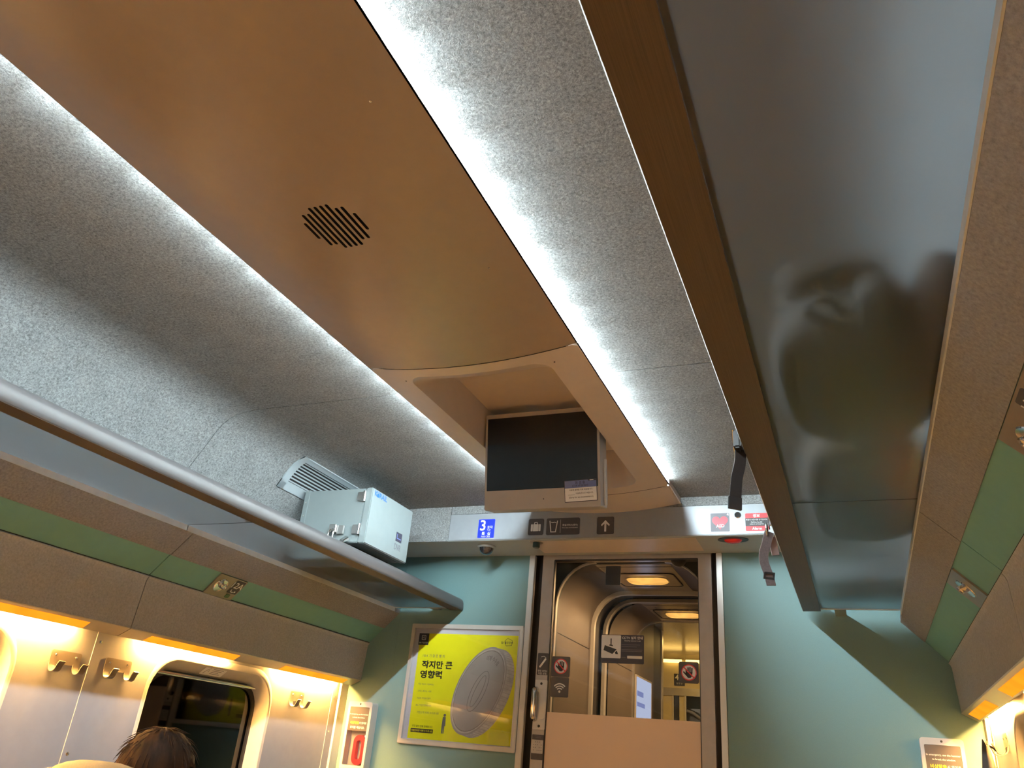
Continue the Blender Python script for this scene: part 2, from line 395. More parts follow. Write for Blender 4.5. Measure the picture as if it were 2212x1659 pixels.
SLOT = [(-.0585, 1.030, 1.079), (-.0455, 1.005, 1.106), (-.032, 1.005, 1.106), (-.0185, .989, 1.122), (-.005, .989, 1.122), (.0085, .989, 1.122), (.022, .989, 1.122), (.0355, 1.005, 1.106), (.049, 1.005, 1.106), (.0625, 1.030, 1.080)]
bm = bmesh.new()
panel_rows(bm, XS, [BACK, -2, -.5, .3, .93]); panel_rows(bm, XS, [1.18, 1.4, 1.695]); lips(bm, BACK, 1.695)
for sgn in (-1, 1): panel_rows(bm, [x for x in XS if (x * sgn > .068)], [.93, 1.18])
xl = min(x for x in XS if x > .068); mids = [x for x in XS if abs(x) <= xl + 1e-6]
loop = [(x, .93) for x in mids] + [(x, 1.18) for x in mids[::-1]]
fz = lambda a, b, c=0.: V((a, b, zc(a) + c))
slots = [caps(x, a, x, b, .0072, 4) for x, a, b in SLOT]
es = []
for lp in [loop] + slots:
    vs = [bm.verts.new(fz(a, b)) for a, b in lp]; es += [bm.edges.new((vs[i], vs[(i + 1) % len(vs)])) for i in range(len(vs))]
bmesh.ops.triangle_fill(bm, use_beauty=True, use_dissolve=False, edges=es)
bmesh.ops.remove_doubles(bm, verts=bm.verts[:], dist=1e-5)
cp = mk('centre_panel', bm, 'panel', ceil)
set_normals(cp, zn)
for lp in slots:
    bm = bmesh.new(); n = len(lp)
    a = [bm.verts.new(fz(*p)) for p in lp]; b = [bm.verts.new(fz(p[0], p[1], .012)) for p in lp]
    for i in range(n): bm.faces.new((a[i], a[(i + 1) % n], b[(i + 1) % n], b[i]))
    bm.faces.new(b); mk('speaker_slot', bm, 'dark', ceil)
for x, y in ((.245, .79), (.242, 1.30), (-.236, 1.775), (.236, 1.76)):
    fs = Fr((x, y, zc(x)), (1, 0, 0), (0, -1, 0)); mk('screw', lathe([(.0025, -.0005), (.0025, .0006), (0, .0012)], fs, 10), 'gap' if x < 0 or y > 1.7 else 'chrome', ceil)
# light-tight trough that carries the strips
for s in (-1, 1):
    mk('strip_trough', prism([(.286, 2.102), (.292, 2.102), (.292, 2.30), (.286, 2.30)], BACK, YB, s), 'panel', ceil)
def ring_panel(inner, outer, K):
    bm = bmesh.new(); n = len(inner); rings = []
    for k in range(K + 1):
        t = k / K; rings.append([bm.verts.new((a[0] + (b[0] - a[0]) * t, a[1] + (b[1] - a[1]) * t, zc(a[0] + (b[0] - a[0]) * t))) for a, b in zip(inner, outer)])
    for A, B in zip(rings, rings[1:]):
        for i in range(n): bm.faces.new((A[i], A[(i + 1) % n], B[(i + 1) % n], B[i]))
    return bm, rings
Y1, Y2, Y3 = 1.699, 2.842, 2.846
def dense(lp, d=.03):
    out = []
    for i, (x, y) in enumerate(lp):
        x2, y2 = lp[(i + 1) % len(lp)]; n = max(1, int(math.hypot(x2 - x, y2 - y) / d))
        out += [(x + (x2 - x) * k / n, y + (y2 - y) * k / n) for k in range(n)]
    return out
inner = dense(rr(-.220, 1.745, .220, 2.775, .055, 6)); cx0, cy0 = 0, (Y1 + Y2) / 2
outer = []
for x, y in inner:
    # nearest matching point on the module outline
    tx = x / .220; ty = (y - 2.26) / .515; m_ = max(abs(tx), abs(ty)); outer.append((.319 * max(-1, min(1, tx / m_)), cy0 + (Y2 - Y1) / 2 * max(-1, min(1, ty / m_))))
bm, rings = ring_panel(inner, outer, 8); lips(bm, Y1, Y2)
mp_ = mk('monitor_panel', bm, 'monitor_panel', ceil); set_normals(mp_, zn)
bm = bmesh.new(); rg = []
top = []
for x, y in inner:
    ty = (y - 1.745) / (2.775 - 1.745); top.append((x * .955, 2.02 + (2.745 - 2.02) * ty if ty > .0 else 2.02))
for k in range(9):
    t = k / 8; e = t * t * (3 - 2 * t); rg.append([bm.verts.new((a[0] + (b[0] - a[0]) * (.25 * t + .75 * e), a[1] + (b[1] - a[1]) * t, zc(a[0]) + (.150 + 2.072 - zc(a[0])) * (.35 * t + .65 * e))) for a, b in zip(inner, top)])
for A, B in zip(rg, rg[1:]):
    for i in range(len(A)): bm.faces.new((A[i], A[(i + 1) % len(A)], B[(i + 1) % len(A)], B[i]))
bm.faces.new(rg[-1]); mk('recess', bm, 'monitor_panel', ceil, 50)
bm = bmesh.new(); panel_rows(bm, XS, [Y3, YB - .004]); lips(bm, Y3, YB - .004)
for s in (-1, 1): box(bm, s * .312, Y3, 2.10, s * .3185, YB - .004, 2.128)
ep = mk('end_panel', bm, 'monitor_panel', ceil, 40)
mk('joint_backing', bx(-.30, 1.66, 2.11, .30, 1.735, 2.115), 'gap', ceil); mk('joint_backing', bx(-.30, 2.79, 2.11, .30, 3.06, 2.115), 'gap', ceil)
for s, nm in ((-1, 'left'), (1, 'right')):
    r = empty('light_strip', (s * .316, -.6, 2.104), 'thin cool white light strip along the %s edge of the beige ceiling panel' % nm, 'light', 'light strips beside the ceiling panel')
    bm = bmesh.new()
    for i in range(22):
        a = BACK + .01 + (2.84 - BACK - .01) * i / 22; b = BACK + .01 + (2.84 - BACK - .01) * (i + 1) / 22
        prism([(.3010, 2.1178), (.3155, 2.1262), (.3150, 2.1268), (.3003, 2.1186)], a, b, s, bm)
    mk('diffuser', bm, 'strip_light', r)
    # spots added to the strip, aimed at the end wall for sharp rack shadows
    ld = bpy.data.lights.new('added_spot', 'AREA'); ld.shape = 'RECTANGLE'; ld.size = .009; ld.size_y = .009; ld.energy = SPOT_FILL / 24; ld.color = STRIP_COL; ld.spread = math.radians(125)
    zx = -V((s * .46, .66, -.60)).normalized(); xx = V((0, 1, 0)); xx = (xx - zx * xx.dot(zx)).normalized(); yx = zx.cross(xx)
    for i in range(24):
        lo_ = bpy.data.objects.new('added_spot', ld); COL.objects.link(lo_); lo_.parent = r
        lo_.matrix_world = Matrix(((xx.x, yx.x, zx.x, 0), (xx.y, yx.y, zx.y, 0), (xx.z, yx.z, zx.z, 0), (0, 0, 0, 1)))
        lo_.location = V((s * .3150, 2.50 - i * .12, 2.1175)) - r.location
    mk('channel', prism([(.2980, 2.1100), (.3000, 2.1100), (.3000, 2.1270), (.2980, 2.1270)], BACK, 2.845, s), 'alu', r)
# header beam above the door
hb = struct('trim_1')
mk('felt_panel', bx(-.7245, YB, 2.0905, .7245, YB + .012, 2.1285), 'felt', hb)
for s in (-1, 1): mk('felt_panel', bx(s * .7275, YB, 1.967, s * 1.30, YB + .012, 2.1285), 'felt', hb)
mk('sign_panel', bx(-.7255, YB - .004, 1.9685, .7255, YB + .010, 2.0885, bev=.002), 'sign_panel', hb)
mk('underside', bx(-1.30, YB + .003, 1.9665, 1.30, YE, 1.980), 'soffit', hb)
mk('hatch', plate([rr(-.70, 3.095, -.47, 3.30, .01)], Fr((0, 0, 1.9665), (1, 0, 0), (0, -1, 0)), 0, .001), 'soffit', hb) if 0 else None
mk('core', bx(-1.30, YB + .013, 1.981, 1.30, YE, 2.30), 'gap', hb)
mk('warm_soffit_tint', bx(-.345, 3.10, 1.9655, .37, 3.30, 1.9666), 'monitor_panel', hb)  # beige plate puts the warm light on the underside into its colour
FB = Fr((0, YB - .0041, 0), (1, 0, 0), (0, 0, 1))
FS = Fr((0, 0, 1.9664), (1, 0, 0), (0, -1, 0))
# valances with window lamps
def valance(s, name):
    v = struct(name); segs = ((BACK, -.072), (-.068, 1.9465), (1.9500, YE - .001))
    for a, b in segs:
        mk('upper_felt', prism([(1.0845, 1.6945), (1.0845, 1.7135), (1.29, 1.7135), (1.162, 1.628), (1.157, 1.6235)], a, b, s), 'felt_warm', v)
        mk('green_panel', prism([(1.158, 1.6265), (1.2265, 1.5575), (1.24, 1.57), (1.17, 1.64)], a, b, s), 'green', v)
        mk('lower_felt', prism([(1.2235, 1.5520), (1.229, 1.546), (1.2325, 1.536), (1.2415, 1.386), (1.29, 1.386), (1.29, 1.56), (1.235, 1.562)], a, b, s), 'felt_low_lit', v, 30)
        mk('lamp_housing', prism([(1.2405, 1.3862), (1.243, 1.3835), (1.289, 1.3605), (1.2925, 1.3605), (1.2925, 1.3862)], a, b, s), 'housing', v)
    mk('joint_backing', prism([(1.10, 1.70), (1.30, 1.70), (1.30, 1.40), (1.25, 1.40), (1.24, 1.54), (1.17, 1.63)], BACK, YE, s), 'gap', v)
    return v
valance(-1, 'trim_2'); valance(1, 'trim_3')
PERIOD = .73
LP = [(-3.325, -2.875), (-2.595, -2.145), (-1.865, -1.415), (-1.135, -.685), (-.405, .045), (.595, 1.07), (1.325, 1.802), (2.055, 2.502), (2.785, 3.250)]
def lamp(s, a, b, label, k=1.0):
    r = empty('window_lamp', (s * 1.28, (a + b) / 2, 1.36), label, 'lamp', 'amber lamps under the window valances')
    d = V((s * (1.289 - 1.243), 0, 1.3605 - 1.3835)).normalized(); f = Fr((s * 1.243, 0, 1.3835), d, (0, -s, 0)) if s < 0 else Fr((s * 1.243, 0, 1.3835), d, (0, -1, 0))
    sg = 1 if s < 0 else -1
    bm = plate([[(.012, sg * a), (.012, sg * b), (.0465, sg * (b + .004)), (.0465, sg * (a - .004))]], f, -.002, .0016)
    mk('lens', bm, 'lens', r)
    mk('tube', bx(s * 1.2945, a + .01, 1.372, s * 1.3120, b - .01, 1.374), 'warm_tube', r)
    mk('tube_carrier', bx(s * 1.293, a, 1.3742, s * 1.3145, b, 1.384), 'housing', r)
ORD = ('first', 'second', 'third', 'fourth', 'fifth', 'sixth', 'seventh', 'eighth', 'ninth')
for s in (-1, 1):
    for k, (a, b) in enumerate(LP[::-1]):
        sd = 'left' if s < 0 else 'right'
        if s < 0:
            lb = {0: 'amber lamp under the left valance nearest the teal end wall', 1: 'amber lamp under the left valance above the dark window', 2: 'amber lamp under the left valance, cut off by the left edge of the photo'}.get(k, 'amber lamp under the left valance, %s from the end wall' % ORD[k])
            lamp(s, a, b, lb)
        else:
            lamp(s, a, b, {0: 'short looking amber lamp under the right valance nearest the teal end wall', 1: 'amber lamp under the right valance, cut off by the right edge of the photo'}.get(k, 'amber lamp under the right valance, %s from the end wall' % ORD[k]))
# side walls with windows
WIN = [(-2.53, -1.87), (-1.36, -.70), (-.19, .47), (.98, 1.64), (2.15, 2.81)]
def wloop(a, b, ins=0.): return rr(a + ins, .52 + ins, b - ins, 1.338 - ins * 1.5, .125 - ins, 8)
def sidewall(s, nm, n0):
    w = struct('wall_' + nm)
    # frame: a runs along the coach, b up, c towards the cabin
    f = (lambda a, b, c=0.: V((s * (WU - c), a, b)))
    seams = (BACK, -2.03, -.07, 1.911, 3.252, YE)
    for a, b in zip(seams, seams[1:]):
        holes = [wloop(*q) for q in WIN if q[0] > a and q[1] < b]
        mk('wall_panel', plate([rect(a, FLOOR, b, 1.40)] + holes, f, -.03, 0), 'wall', w)
    for a, b in ((-.088, -.052), (1.893, 1.928)):
        mk('cover_strip', bx(s * (WU - .0025), a, FLOOR, s * (WU + .001), b, 1.40), 'wall', w)
        for z in (1.335, 1.01, .7, .4):
            mk('screw', lathe([(.006, 0), (.0055, .002), (0, .0035)], Fr((s * (WU - .0025), (a + b) / 2, z), (0, 1, 0), (0, 0, 1) if s < 0 else (0, 0, -1)), 12), 'chrome', w)
    mk('cover_strip', bx(s * (WU - .0025), 3.235, FLOOR, s * (WU + .001), 3.268, 1.40), 'wall', w)
    for z in (1.30, 1.155, .8): mk('screw', lathe([(.005, 0), (.0045, .002), (0, .003)], Fr((s * (WU - .0025), 3.252, z), (0, 1, 0), (0, 0, 1) if s < 0 else (0, 0, -1)), 12), 'chrome', w)
    mk('corner_post', bx(s * (WU - .012), 3.285, FLOOR, s * WU, YE - .001, 1.372), 'cream', w)
    mk('outer_skin', bx(s * 1.36, BACK, 1.39, s * 1.375, YE + .05, 2.32), 'gap', w)
    mk('filler', bx(s * 1.3105, BACK, 1.386, s * 1.36, YE, 1.43), 'gap', w)
    for k, (a, b) in enumerate(WIN):
        wn = tag(empty('window_%d' % (n0 + k), (s * WU, (a + b) / 2, .52)), None, None, None, 'structure')
        o = wloop(a, b); m1 = wloop(a, b, .006); i = wloop(a, b, .030); bm = bmesh.new(); rg = []
        for lp, c in ((wloop(a, b, -.010), .0004), (o, .003), (m1, .001), (i, -.05), (i, -.056)): rg.append([bm.verts.new(f(x, y, c)) for x, y in lp])
        for A, B in zip(rg, rg[1:]):
            for q in range(len(A)): bm.faces.new((A[q], A[(q + 1) % len(A)], B[(q + 1) % len(A)], B[q]))
        mk('frame', bm, 'cream', wn, 40)
        mk('seal', plate([i, wloop(a, b, .042)], f, -.058, -.049), 'black', wn)
        mk('pane', plate([wloop(a, b, .03)], f, -.066, -.060), 'win_glass', wn)
        mk('blind_bar', tube([f(a + .06, 1.282, -.043), f(b - .06, 1.282, -.043)], .0065, 10), 'chrome', wn, 40)
    mk('night_backdrop', bx(s * 1.75, BACK - .5, -.4, s * 1.77, YE + .5, 1.6), 'night', w)
    return w
sidewall(-1, 'left', 1); sidewall(1, 'right', 6)
fl = struct('floor'); mk('carpet', bx(-WU, BACK, FLOOR - .03, WU, YE, FLOOR), 'floor', fl); mk('gangway_floor', bx(-1, YE, FLOOR - .03, 1, 8.2, FLOOR), 'floor', fl)
wb = struct('wall_back'); mk('panel', bx(-1.36, BACK - .03, FLOOR - .03, 1.36, BACK, 2.33), 'teal', wb)
# end wall
we = struct('wall_end')
mk('left_panel', bx(-1.315, YE, FLOOR, -.432, YE + .018, 1.981), 'teal', we)
mk('right_panel', bx(.438, YE, FLOOR, 1.315, YE + .018, 1.981), 'teal', we)
mk('post', bx(-.4305, YE - .008, FLOOR, -.404, YE + .018, 1.966, bev=.002), 'alu', we)
mk('post', bx(.413, YE - .008, FLOOR, .4365, YE + .018, 1.966, bev=.002), 'alu', we)
mk('door_pocket', bx(-1.315, YE + .075, FLOOR, -.36, YE + .085, 2.3), 'gap', we)
mk('door_pocket', bx(.385, YE + .075, FLOOR, 1.315, YE + .085, 2.3), 'gap', we)
mk('lintel', bx(-1.315, YE + .0185, 1.986, 1.315, YE + .085, 2.31), 'gap', we)
for s in (-1, 1): mk('upper_corner', bx(s * 1.08, YE - .001, 1.40, s * 1.36, YE + .02, 2.2), 'teal', we)
# sliding door
DY = YE + .020
def dx(x): return .919 + (x - .919) * DY / YE
def dz(z): return 1.1 + (z - 1.1) * DY / YE
FD = Fr((0, DY, 0), (1, 0, 0), (0, 0, 1))
dr = struct('door_1')
mk('leaf_frame', plate([rect(dx(-.366), FLOOR + .01, dx(.391), dz(1.984)), rr(dx(-.312), .12, dx(.337), dz(1.947), .004, 2)], FD, -.034, 0), 'doorframe', dr)
mk('glazing_seal', plate([rr(dx(-.313), .119, dx(.338), dz(1.948), .004, 2), rr(dx(-.308), .124, dx(.333), dz(1.943), .004, 2)], FD, -.02, -.004), 'black', dr)
mk('glass_pane', bx(dx(-.311), DY + .012, .121, dx(.336), DY + .018, dz(1.946)), 'door_glass', dr)
mk('frosted_film', bx(dx(-.309), DY + .0105, .124, dx(.334), DY + .0118, dz(1.303)), 'film', dr)
mk('handle_plate', plate([rr(dx(-.364), dz(1.232), dx(-.309), dz(1.427), .004)], FD, 0, .003), 'alu', dr)
for z in (1.412, 1.245): mk('screw', lathe([(.0055, .003), (.004, .0045), (0, .0046)], Fr((dx(-.336), DY, dz(z)), (1, 0, 0), (0, 0, 1)), 12), 'black', dr)
bm = plate([rr(dx(-.350), dz(1.272), dx(-.312), dz(1.392), .012)], FD, .003, .0045); mk('handle_recess', bm, 'steel', dr)
gp = [FD(dx(-.357), dz(z), c) for z, c in ((1.272, .004), (1.276, .02), (1.29, .026), (1.372, .026), (1.386, .02), (1.390, .004))]
mk('grip', tube(crv(gp, 4), .0115, 12), 'chrome', dr, 50)
# ================================================================== LUGGAGE RACKS
def rack(s, nm, yend):
    r = empty('luggage_rack', (s * .95, -.4, 1.71), 'long %s overhead luggage rack with taupe front bar and smoked frosted glass' % nm, 'rack')
    bar = [(.7475, 1.713), (.7455, 1.7155), (.745, 1.724), (.747, 1.745), (.752, 1.757), (.762, 1.765), (.775, 1.768), (.80, 1.766), (.815, 1.755), (.818, 1.742), (.818, 1.7235), (.812, 1.7235), (.811, 1.7142)]
    mk('front_bar', prism(bar, BACK, yend, s), 'bar', r, 40); mk('grip_strip', prism([(.7480, 1.7118), (.8105, 1.7130), (.8105, 1.7140), (.7480, 1.7131)], BACK, yend - .002, s), 'bar_under', r)
    for a, b in ((BACK, -.082), (-.078, 1.9135), (1.9175, yend - .045)):
        bm = prism([(.8115, 1.7150), (1.0835, 1.7150), (1.0835, 1.7225), (.8115, 1.7225)], a, b, s)
        o = mk('glass_panel', bm, ['glass_low', 'glass_top'], r)
        for p in o.data.polygons: p.material_index = 1 if p.normal.z > .5 else 0
        mk('rear_rail', prism([(1.0815, 1.6955), (1.0843, 1.6955), (1.0843, 1.7140), (1.0815, 1.7140)], a, b, s), 'rail', r)
    mk('gasket', bx(s * .812, 1.9137, 1.7146, s * 1.0834, 1.9173, 1.7224), 'black', r)
    mk('end_rail', prism([(.8115, 1.7125), (1.0815, 1.7125), (1.0815, 1.7225), (.8115, 1.7225)], yend - .044, yend - .038, s), 'alu', r)
    mk('end_bracket', bx(s * .86, yend - .037, 1.713, s * .90, YE, 1.719), 'steel', r)
    for y in (-.08, 1.9155): mk('glass_clamp', bx(s * .818, y - .012, 1.7226, s * .842, y + .012, 1.727), 'steel', r)
rack(-1, 'left', 3.335); rack(1, 'right', 3.25)
# ================================================================== SIGNS ON THE HEADER
def p3(root, nm, loops, f, m, c): return gfx(root, nm, loops, f, m, c)
r = sign('car_number_sign', 'blue sign with a white 3 at the left end of the header beam', 'sign', FB, -.580, 1.977, -.501, 2.061, .003, 'blue')
text(r, '3', FB, -.558, 2.034, 'white', h=.048, c=.0016, bold=.012); text(r, '호차', FB, -.523, 2.025, 'white', w=.026, c=.0016, bold=.01); text(r, 'Car', FB, -.526, 2.0135, 'white', w=.017, c=.0016)
text(r, '특  실', FB, -.540, 1.996, 'white', w=.041, c=.0016, bold=.01); text(r, 'First Class', FB, -.540, 1.983, 'white', w=.042, c=.0016)
r = sign('luggage_sign', 'dark square header sign with a white suitcase pictogram', 'sign', FB, -.340, 1.984, -.270, 2.056, .007, 'charcoal')
p3(r, 'pictogram', [rr(-.328, 2.001, -.319, 2.032, .003), rr(-.3175, 2.001, -.2935, 2.032, .001), rr(-.292, 2.001, -.283, 2.032, .003), [seg(-.313, 2.032, -.311, 2.040, .003)][0], seg(-.312, 2.040, -.299, 2.040, .003), seg(-.300, 2.040, -.298, 2.032, .003)], FB, 'white', .0016)
r = sign('water_service_sign', 'wide dark header sign with a white drinking cup and small lettering', 'sign', FB, -.257, 1.983, -.107, 2.056, .007, 'charcoal')
p3(r, 'pictogram', [seg(-.242, 2.045, -.235, 1.996, .004), seg(-.237, 1.996, -.212, 1.996, .004), seg(-.214, 1.996, -.207, 2.045, .004), seg(-.236, 2.039, -.228, 2.036, .003), seg(-.228, 2.036, -.221, 2.039, .003), seg(-.221, 2.039, -.213, 2.036, .003)], FB, 'white', .0016)
p3(r, 'divider', [rect(-.1935, 1.991, -.1925, 2.049)], FB, 'white', .0016)
text(r, '특실서비스(생수)', FB, -.150, 2.024, 'white', w=.068, c=.0016, bold=.01); text(r, 'First class service(water)', FB, -.150, 2.0125, 'white', w=.070, c=.0016)
r = sign('arrow_sign', 'dark square header sign with a white up arrow above the door', 'sign', FB, -.031, 1.981, .042, 2.055, .006, 'charcoal')
p3(r, 'pictogram', [[(.0015, 1.992), (.0095, 1.992), (.0095, 2.026), (.0215, 2.015), (.0245, 2.021), (.0055, 2.041), (-.0135, 2.021), (-.0105, 2.015), (.0015, 2.026)]], FB, 'white', .0016)
r = sign('defibrillator_sign', 'grey header sign with a red heart lettered AED', 'sign', FB, .4365, 1.9805, .5095, 2.0545, .003, 'grey')
hp = []
for i in range(40):
    t = 2 * math.pi * i / 40; hp.append((.473 + .0305 * math.sin(t) ** 3, 2.019 + .0305 * (13 * math.cos(t) - 5 * math.cos(2 * t) - 2 * math.cos(3 * t) - math.cos(4 * t)) / 16))
p3(r, 'heart', [hp], FB, 'heart', .0016); text(r, 'AED', FB, .474, 2.003, 'white', w=.031, c=.0022, bold=.012); text(r, '4', FB, .5035, 2.049, 'white', h=.011, c=.0016)
r = sign('alarm_sign', 'red and black alarm sign on the header beside the right rack', 'sign', FB, .570, 1.980, .655, 2.050, .004, 'red')
p3(r, 'black_band', [rect(.570, 1.999, .655, 2.031)], FB, 'black', .0015); text(r, '경보', FB, .612, 2.0405, 'white', w=.026, c=.0016, bold=.015)
text(r, '비상시 손잡이를 당기십시오.', FB, .6125, 2.0245, 'white', w=.080, c=.002); text(r, 'Pull the handle', FB, .612, 2.0145, 'white', w=.042, c=.002); text(r, 'when in emergency', FB, .612, 2.0065, 'white', w=.052, c=.002)
text(r, 'Alarm', FB, .6125, 1.9895, 'white', w=.036, c=.0016, bold=.015)
f = Fr((.542, YB - .0041, 2.045), (1, 0, 0), (0, 0, 1)); r = empty('indicator_socket', f(0, 0), 'small round chrome ringed black socket between the heart sign and alarm sign', 'socket')
mk('ring', lathe([(.0085, 0), (.0125, 0), (.0125, .003), (.010, .004), (.0085, .002), (.0085, 0)], f, 24), 'chrome', r, 40); mk('hole', lathe([(.0086, .0006), (0, .0006)], f, 20), 'dark', r)
r = empty('emergency_pull', (.672, YB, 2.0), 'small steel pull handle on the header right of the alarm sign', 'handle')
mk('mount', lathe([(.014, 0), (.013, .006), (.005, .012), (0, .012)], Fr((.674, YB - .0041, 2.012), (1, 0, 0), (0, 0, 1)), 16), 'steel', r, 40); mk('grip', tube([(.664, YB - .012, 2.006), (.664, YB - .025, 1.995), (.686, YB - .025, 1.995), (.686, YB - .012, 2.006)], .003, 8), 'chrome', r, 40)
f = Fr((-.576, 3.165, 1.9664), (1, 0, 0), (0, -1, 0)); r = empty('dome_camera', f(0, 0), 'small dark dome camera under the header below the blue 3 sign', 'camera')
mk('base', lathe([(.042, 0), (.042, .004), (.036, .010), (0, .010)], f, 28), 'soffit', r, 40); mk('dome', lathe([(.033, .010)] + [(.032 * math.cos(t), .012 + .028 * math.sin(t)) for t in [i * math.pi / 16 for i in range(9)]], f, 28), mat('smoked dome', (.02, .018, .02), .06, spec=.9, coat=1), r, 60)
mk('eye', lathe([(.012, .028), (.010, .0335), (0, .0335)], f, 16), 'black', r)
f = Fr((-.316, 3.115, 1.9664), (1, 0, 0), (0, -1, 0)); r = empty('door_sensor', f(0, 0), 'small dark cylindrical door sensor under the header at the left door post', 'sensor')
mk('base', lathe([(.030, 0), (.029, .003), (0, .003)], f, 24), 'bezel', r, 40); mk('body', lathe([(.016, .003), (.016, .022), (.013, .025), (0, .025)], f, 20), mat('teal black plastic', (.02, .05, .05), .3), r, 40)
f = Fr((.512, 3.135, 1.9664), (1, 0, 0), (0, -1, 0)); r = empty('alarm_lamp', f(0, 0), 'oval red alarm lamp under the header below the heart sign', 'lamp')
g2 = lambda a, b, c=0.: f(a * 1.5, b, c)
mk('base', lathe([(.040, 0), (.039, .003), (0, .003)], g2, 28), 'black', r, 40); mk('lens', lathe([(.026, .003)] + [(.025 * math.cos(t), .004 + .012 * math.sin(t)) for t in [i * math.pi / 12 for i in range(7)]], lambda a, b, c=0.: f(a * 1.35, b, c), 24), 'alarm', r, 60)
# ================================================================== MONITOR
Yb, Zb, Yt, Zt = 2.335, 1.862, 2.272, 2.190
ey = V((0, Yt - Yb, Zt - Zb)).normalized(); H = math.hypot(Yt - Yb, Zt - Zb)
FM = Fr((0, Yb, Zb), (1, 0, 0), ey)
mon = empty('monitor', (0, Yb, Zb), 'drop-down dark screen monitor hanging from the ceiling recess', 'monitor')
bw = .206
bm = plate([rr(-bw, 0, bw, H, .006)], FM, -.078, 0); bmesh.ops.bevel(bm, geom=[e for e in bm.edges if len(e.link_faces) == 2 and e.calc_face_angle(0) > 1.2], offset=.003, segments=2, affect='EDGES'); mk('casing', bm, 'bezel', mon, 35)
mk('screen', plate([rr(-bw + .008, .066, bw - .008, H - .015, .002)], FM, .0, .0012), 'screen', mon)
mk('side_grip', tube([FM(bw + .001, .01, -.05), FM(bw + .003, .03, -.045), FM(bw + .003, .13, -.045), FM(bw + .001, .16, -.05)], .008, 10), 'alu', mon, 50)
mk('indicator', lathe([(.002, 0), (.0015, .001), (0, .001)], Fr(FM(.01, .032), (1, 0, 0), ey), 8), 'gap', mon)
mk('hinge_arm', bx(-.05, 2.33, 2.08, .05, 2.40, 2.183), 'bezel', mon)
sa, sb, sw, sh = .085, .016, .112, .072
a0 = math.radians(1.8)
FN = Fr(FM(sa, sb, .0014), (V((1, 0, 0)) * math.cos(a0) + ey * math.sin(a0)), (ey * math.cos(a0) - V((1, 0, 0)) * math.sin(a0)))
r = sign('notice_sticker', 'white and blue out of order notice stuck on the monitor corner', 'notice', FN, 0, 0, sw, sh, .002, 'navy', t=.0006)
p3(r, 'paper', [rr(.002, .002, sw - .002, .046, .001)], FN, 'white', .0006); p3(r, 'blue_header', [[(.002, .046), (sw - .002, .046), (sw - .002, .066), (.084, .0665), (.081, .070), (.002, .070)]], FN, 'ltblue', .0006)
text(r, '점 검 중', FN, .055, .0625, 'navy', w=.034, c=.0011, bold=.012); text(r, '(Out of Order)', FN, .055, .0525, 'navy', w=.054, c=.0011, bold=.008)
text(r, '이용에 불편을 끼쳐 죄송합니다.', FN, .057, .0395, 'print_black', w=.080, c=.0011, bold=.006); text(r, '이용해 주시기 바랍니다.', FN, .069, .0275, 'print_black', w=.060, c=.0011, bold=.006); p3(r, 'blank_line', [rect(.012, .0235, .036, .0241)], FN, 'print_black', .0011)
text(r, '(Sorry for any inconvenience)', FN, .057, .0145, 'print_black', w=.082, c=.0011, bold=.008)
p3(r, 'tab_mark', [rect(.088, .0675, .101, .0695)], FN, 'white', .0006)
# ================================================================== RECORDER BOX ON LEFT RACK
DX, DYa, DYb, DZa, DZb, DXb = -.765, 2.479, 2.800, 1.802, 2.019, -1.080
r = empty('recorder_box', (-.93, 2.66, 1.723), 'white metal recorder cabinet lettered DVR standing on the left luggage rack', 'cabinet')
mk('body', bx(DXb, DYa, DZa, DX - .032, DYb, DZb, bev=.003), 'box', r, 40)
mk('door', bx(DX - .030, DYa - .002, DZa - .002, DX, DYb + .002, DZb + .002, bev=.003), 'box', r, 40)
mk('back_flange', bx(DXb - .004, DYa - .004, DZa - .002, DXb + .018, DYb + .004, DZb + .003, bev=.001), 'box', r, 40)
for z in (1.855, 1.915, 1.97, 2.018): mk('rivet', lathe([(.003, 0), (.002, .0015), (0, .002)], Fr((DXb + .007, DYa - .004, z), (1, 0, 0), (0, 0, 1)), 10), 'steel', r)
for z in (1.985, 1.853):
    h = mk('hinge', bx(DX - .062, DYa - .010, z - .018, DX - .036, DYa, z + .018, bev=.002), 'chrome', r, 40)
    mk('hinge_pin', tube([(DX - .031, DYa - .008, z - .020), (DX - .031, DYa - .008, z + .020)], .007, 12), 'chrome', r, 40)
mk('plinth', bx(DXb + .02, DYa + .03, 1.7230, DX - .075, DYb - .02, DZa - .002), 'gap', r)
for x, y in ((DX - .085, DYa + .04), (DX - .085, DYb - .05)): mk('foot', tube([(x, y, 1.7235), (x, y, DZa)], .010, 12), 'steel', r, 40)
FK = Fr((DX, 0, 0), (0, 1, 0), (0, 0, 1))
text(r, 'K  RAIL', FK, DYa + .062, 2.004, 'brand_blue', w=.094, h=.021, c=.0006, name='logo', bold=.02)
gfx(r, 'logo_globe', [circ(DYa + .0405, 2.001, .0085, 20)], FK, 'brand_blue', .0003)
gfx(r, 'logo_arc', [[(DYa + .0405 + q * math.cos(t), 2.003 + q * math.sin(t)) for q, ts in ((.0135, range(0, 9)), (.0115, range(8, -1, -1))) for t in [math.radians(25 + 130 * k / 8) for k in ts]]], FK, 'brand_blue', .0003)
gfx(r, 'emblem', [rect(DYa + .216, 1.868, DYa + .262, 1.905)], FK, 'navy', .0003); text(r, 'Duri', FK, DYa + .239, 1.885, 'box', w=.026, c=.001, name='emblem_print') if 0 else gfx(r, 'emblem_mark', [seg(DYa + .224, 1.897, DYa + .224, 1.880, .003), seg(DYa + .224, 1.880, DYa + .254, 1.880, .004)], FK, 'ltblue', .0009)
text(r, 'DVR', FK, DYa + .238, 1.845, 'grey', w=.050, h=.025, c=.0006)
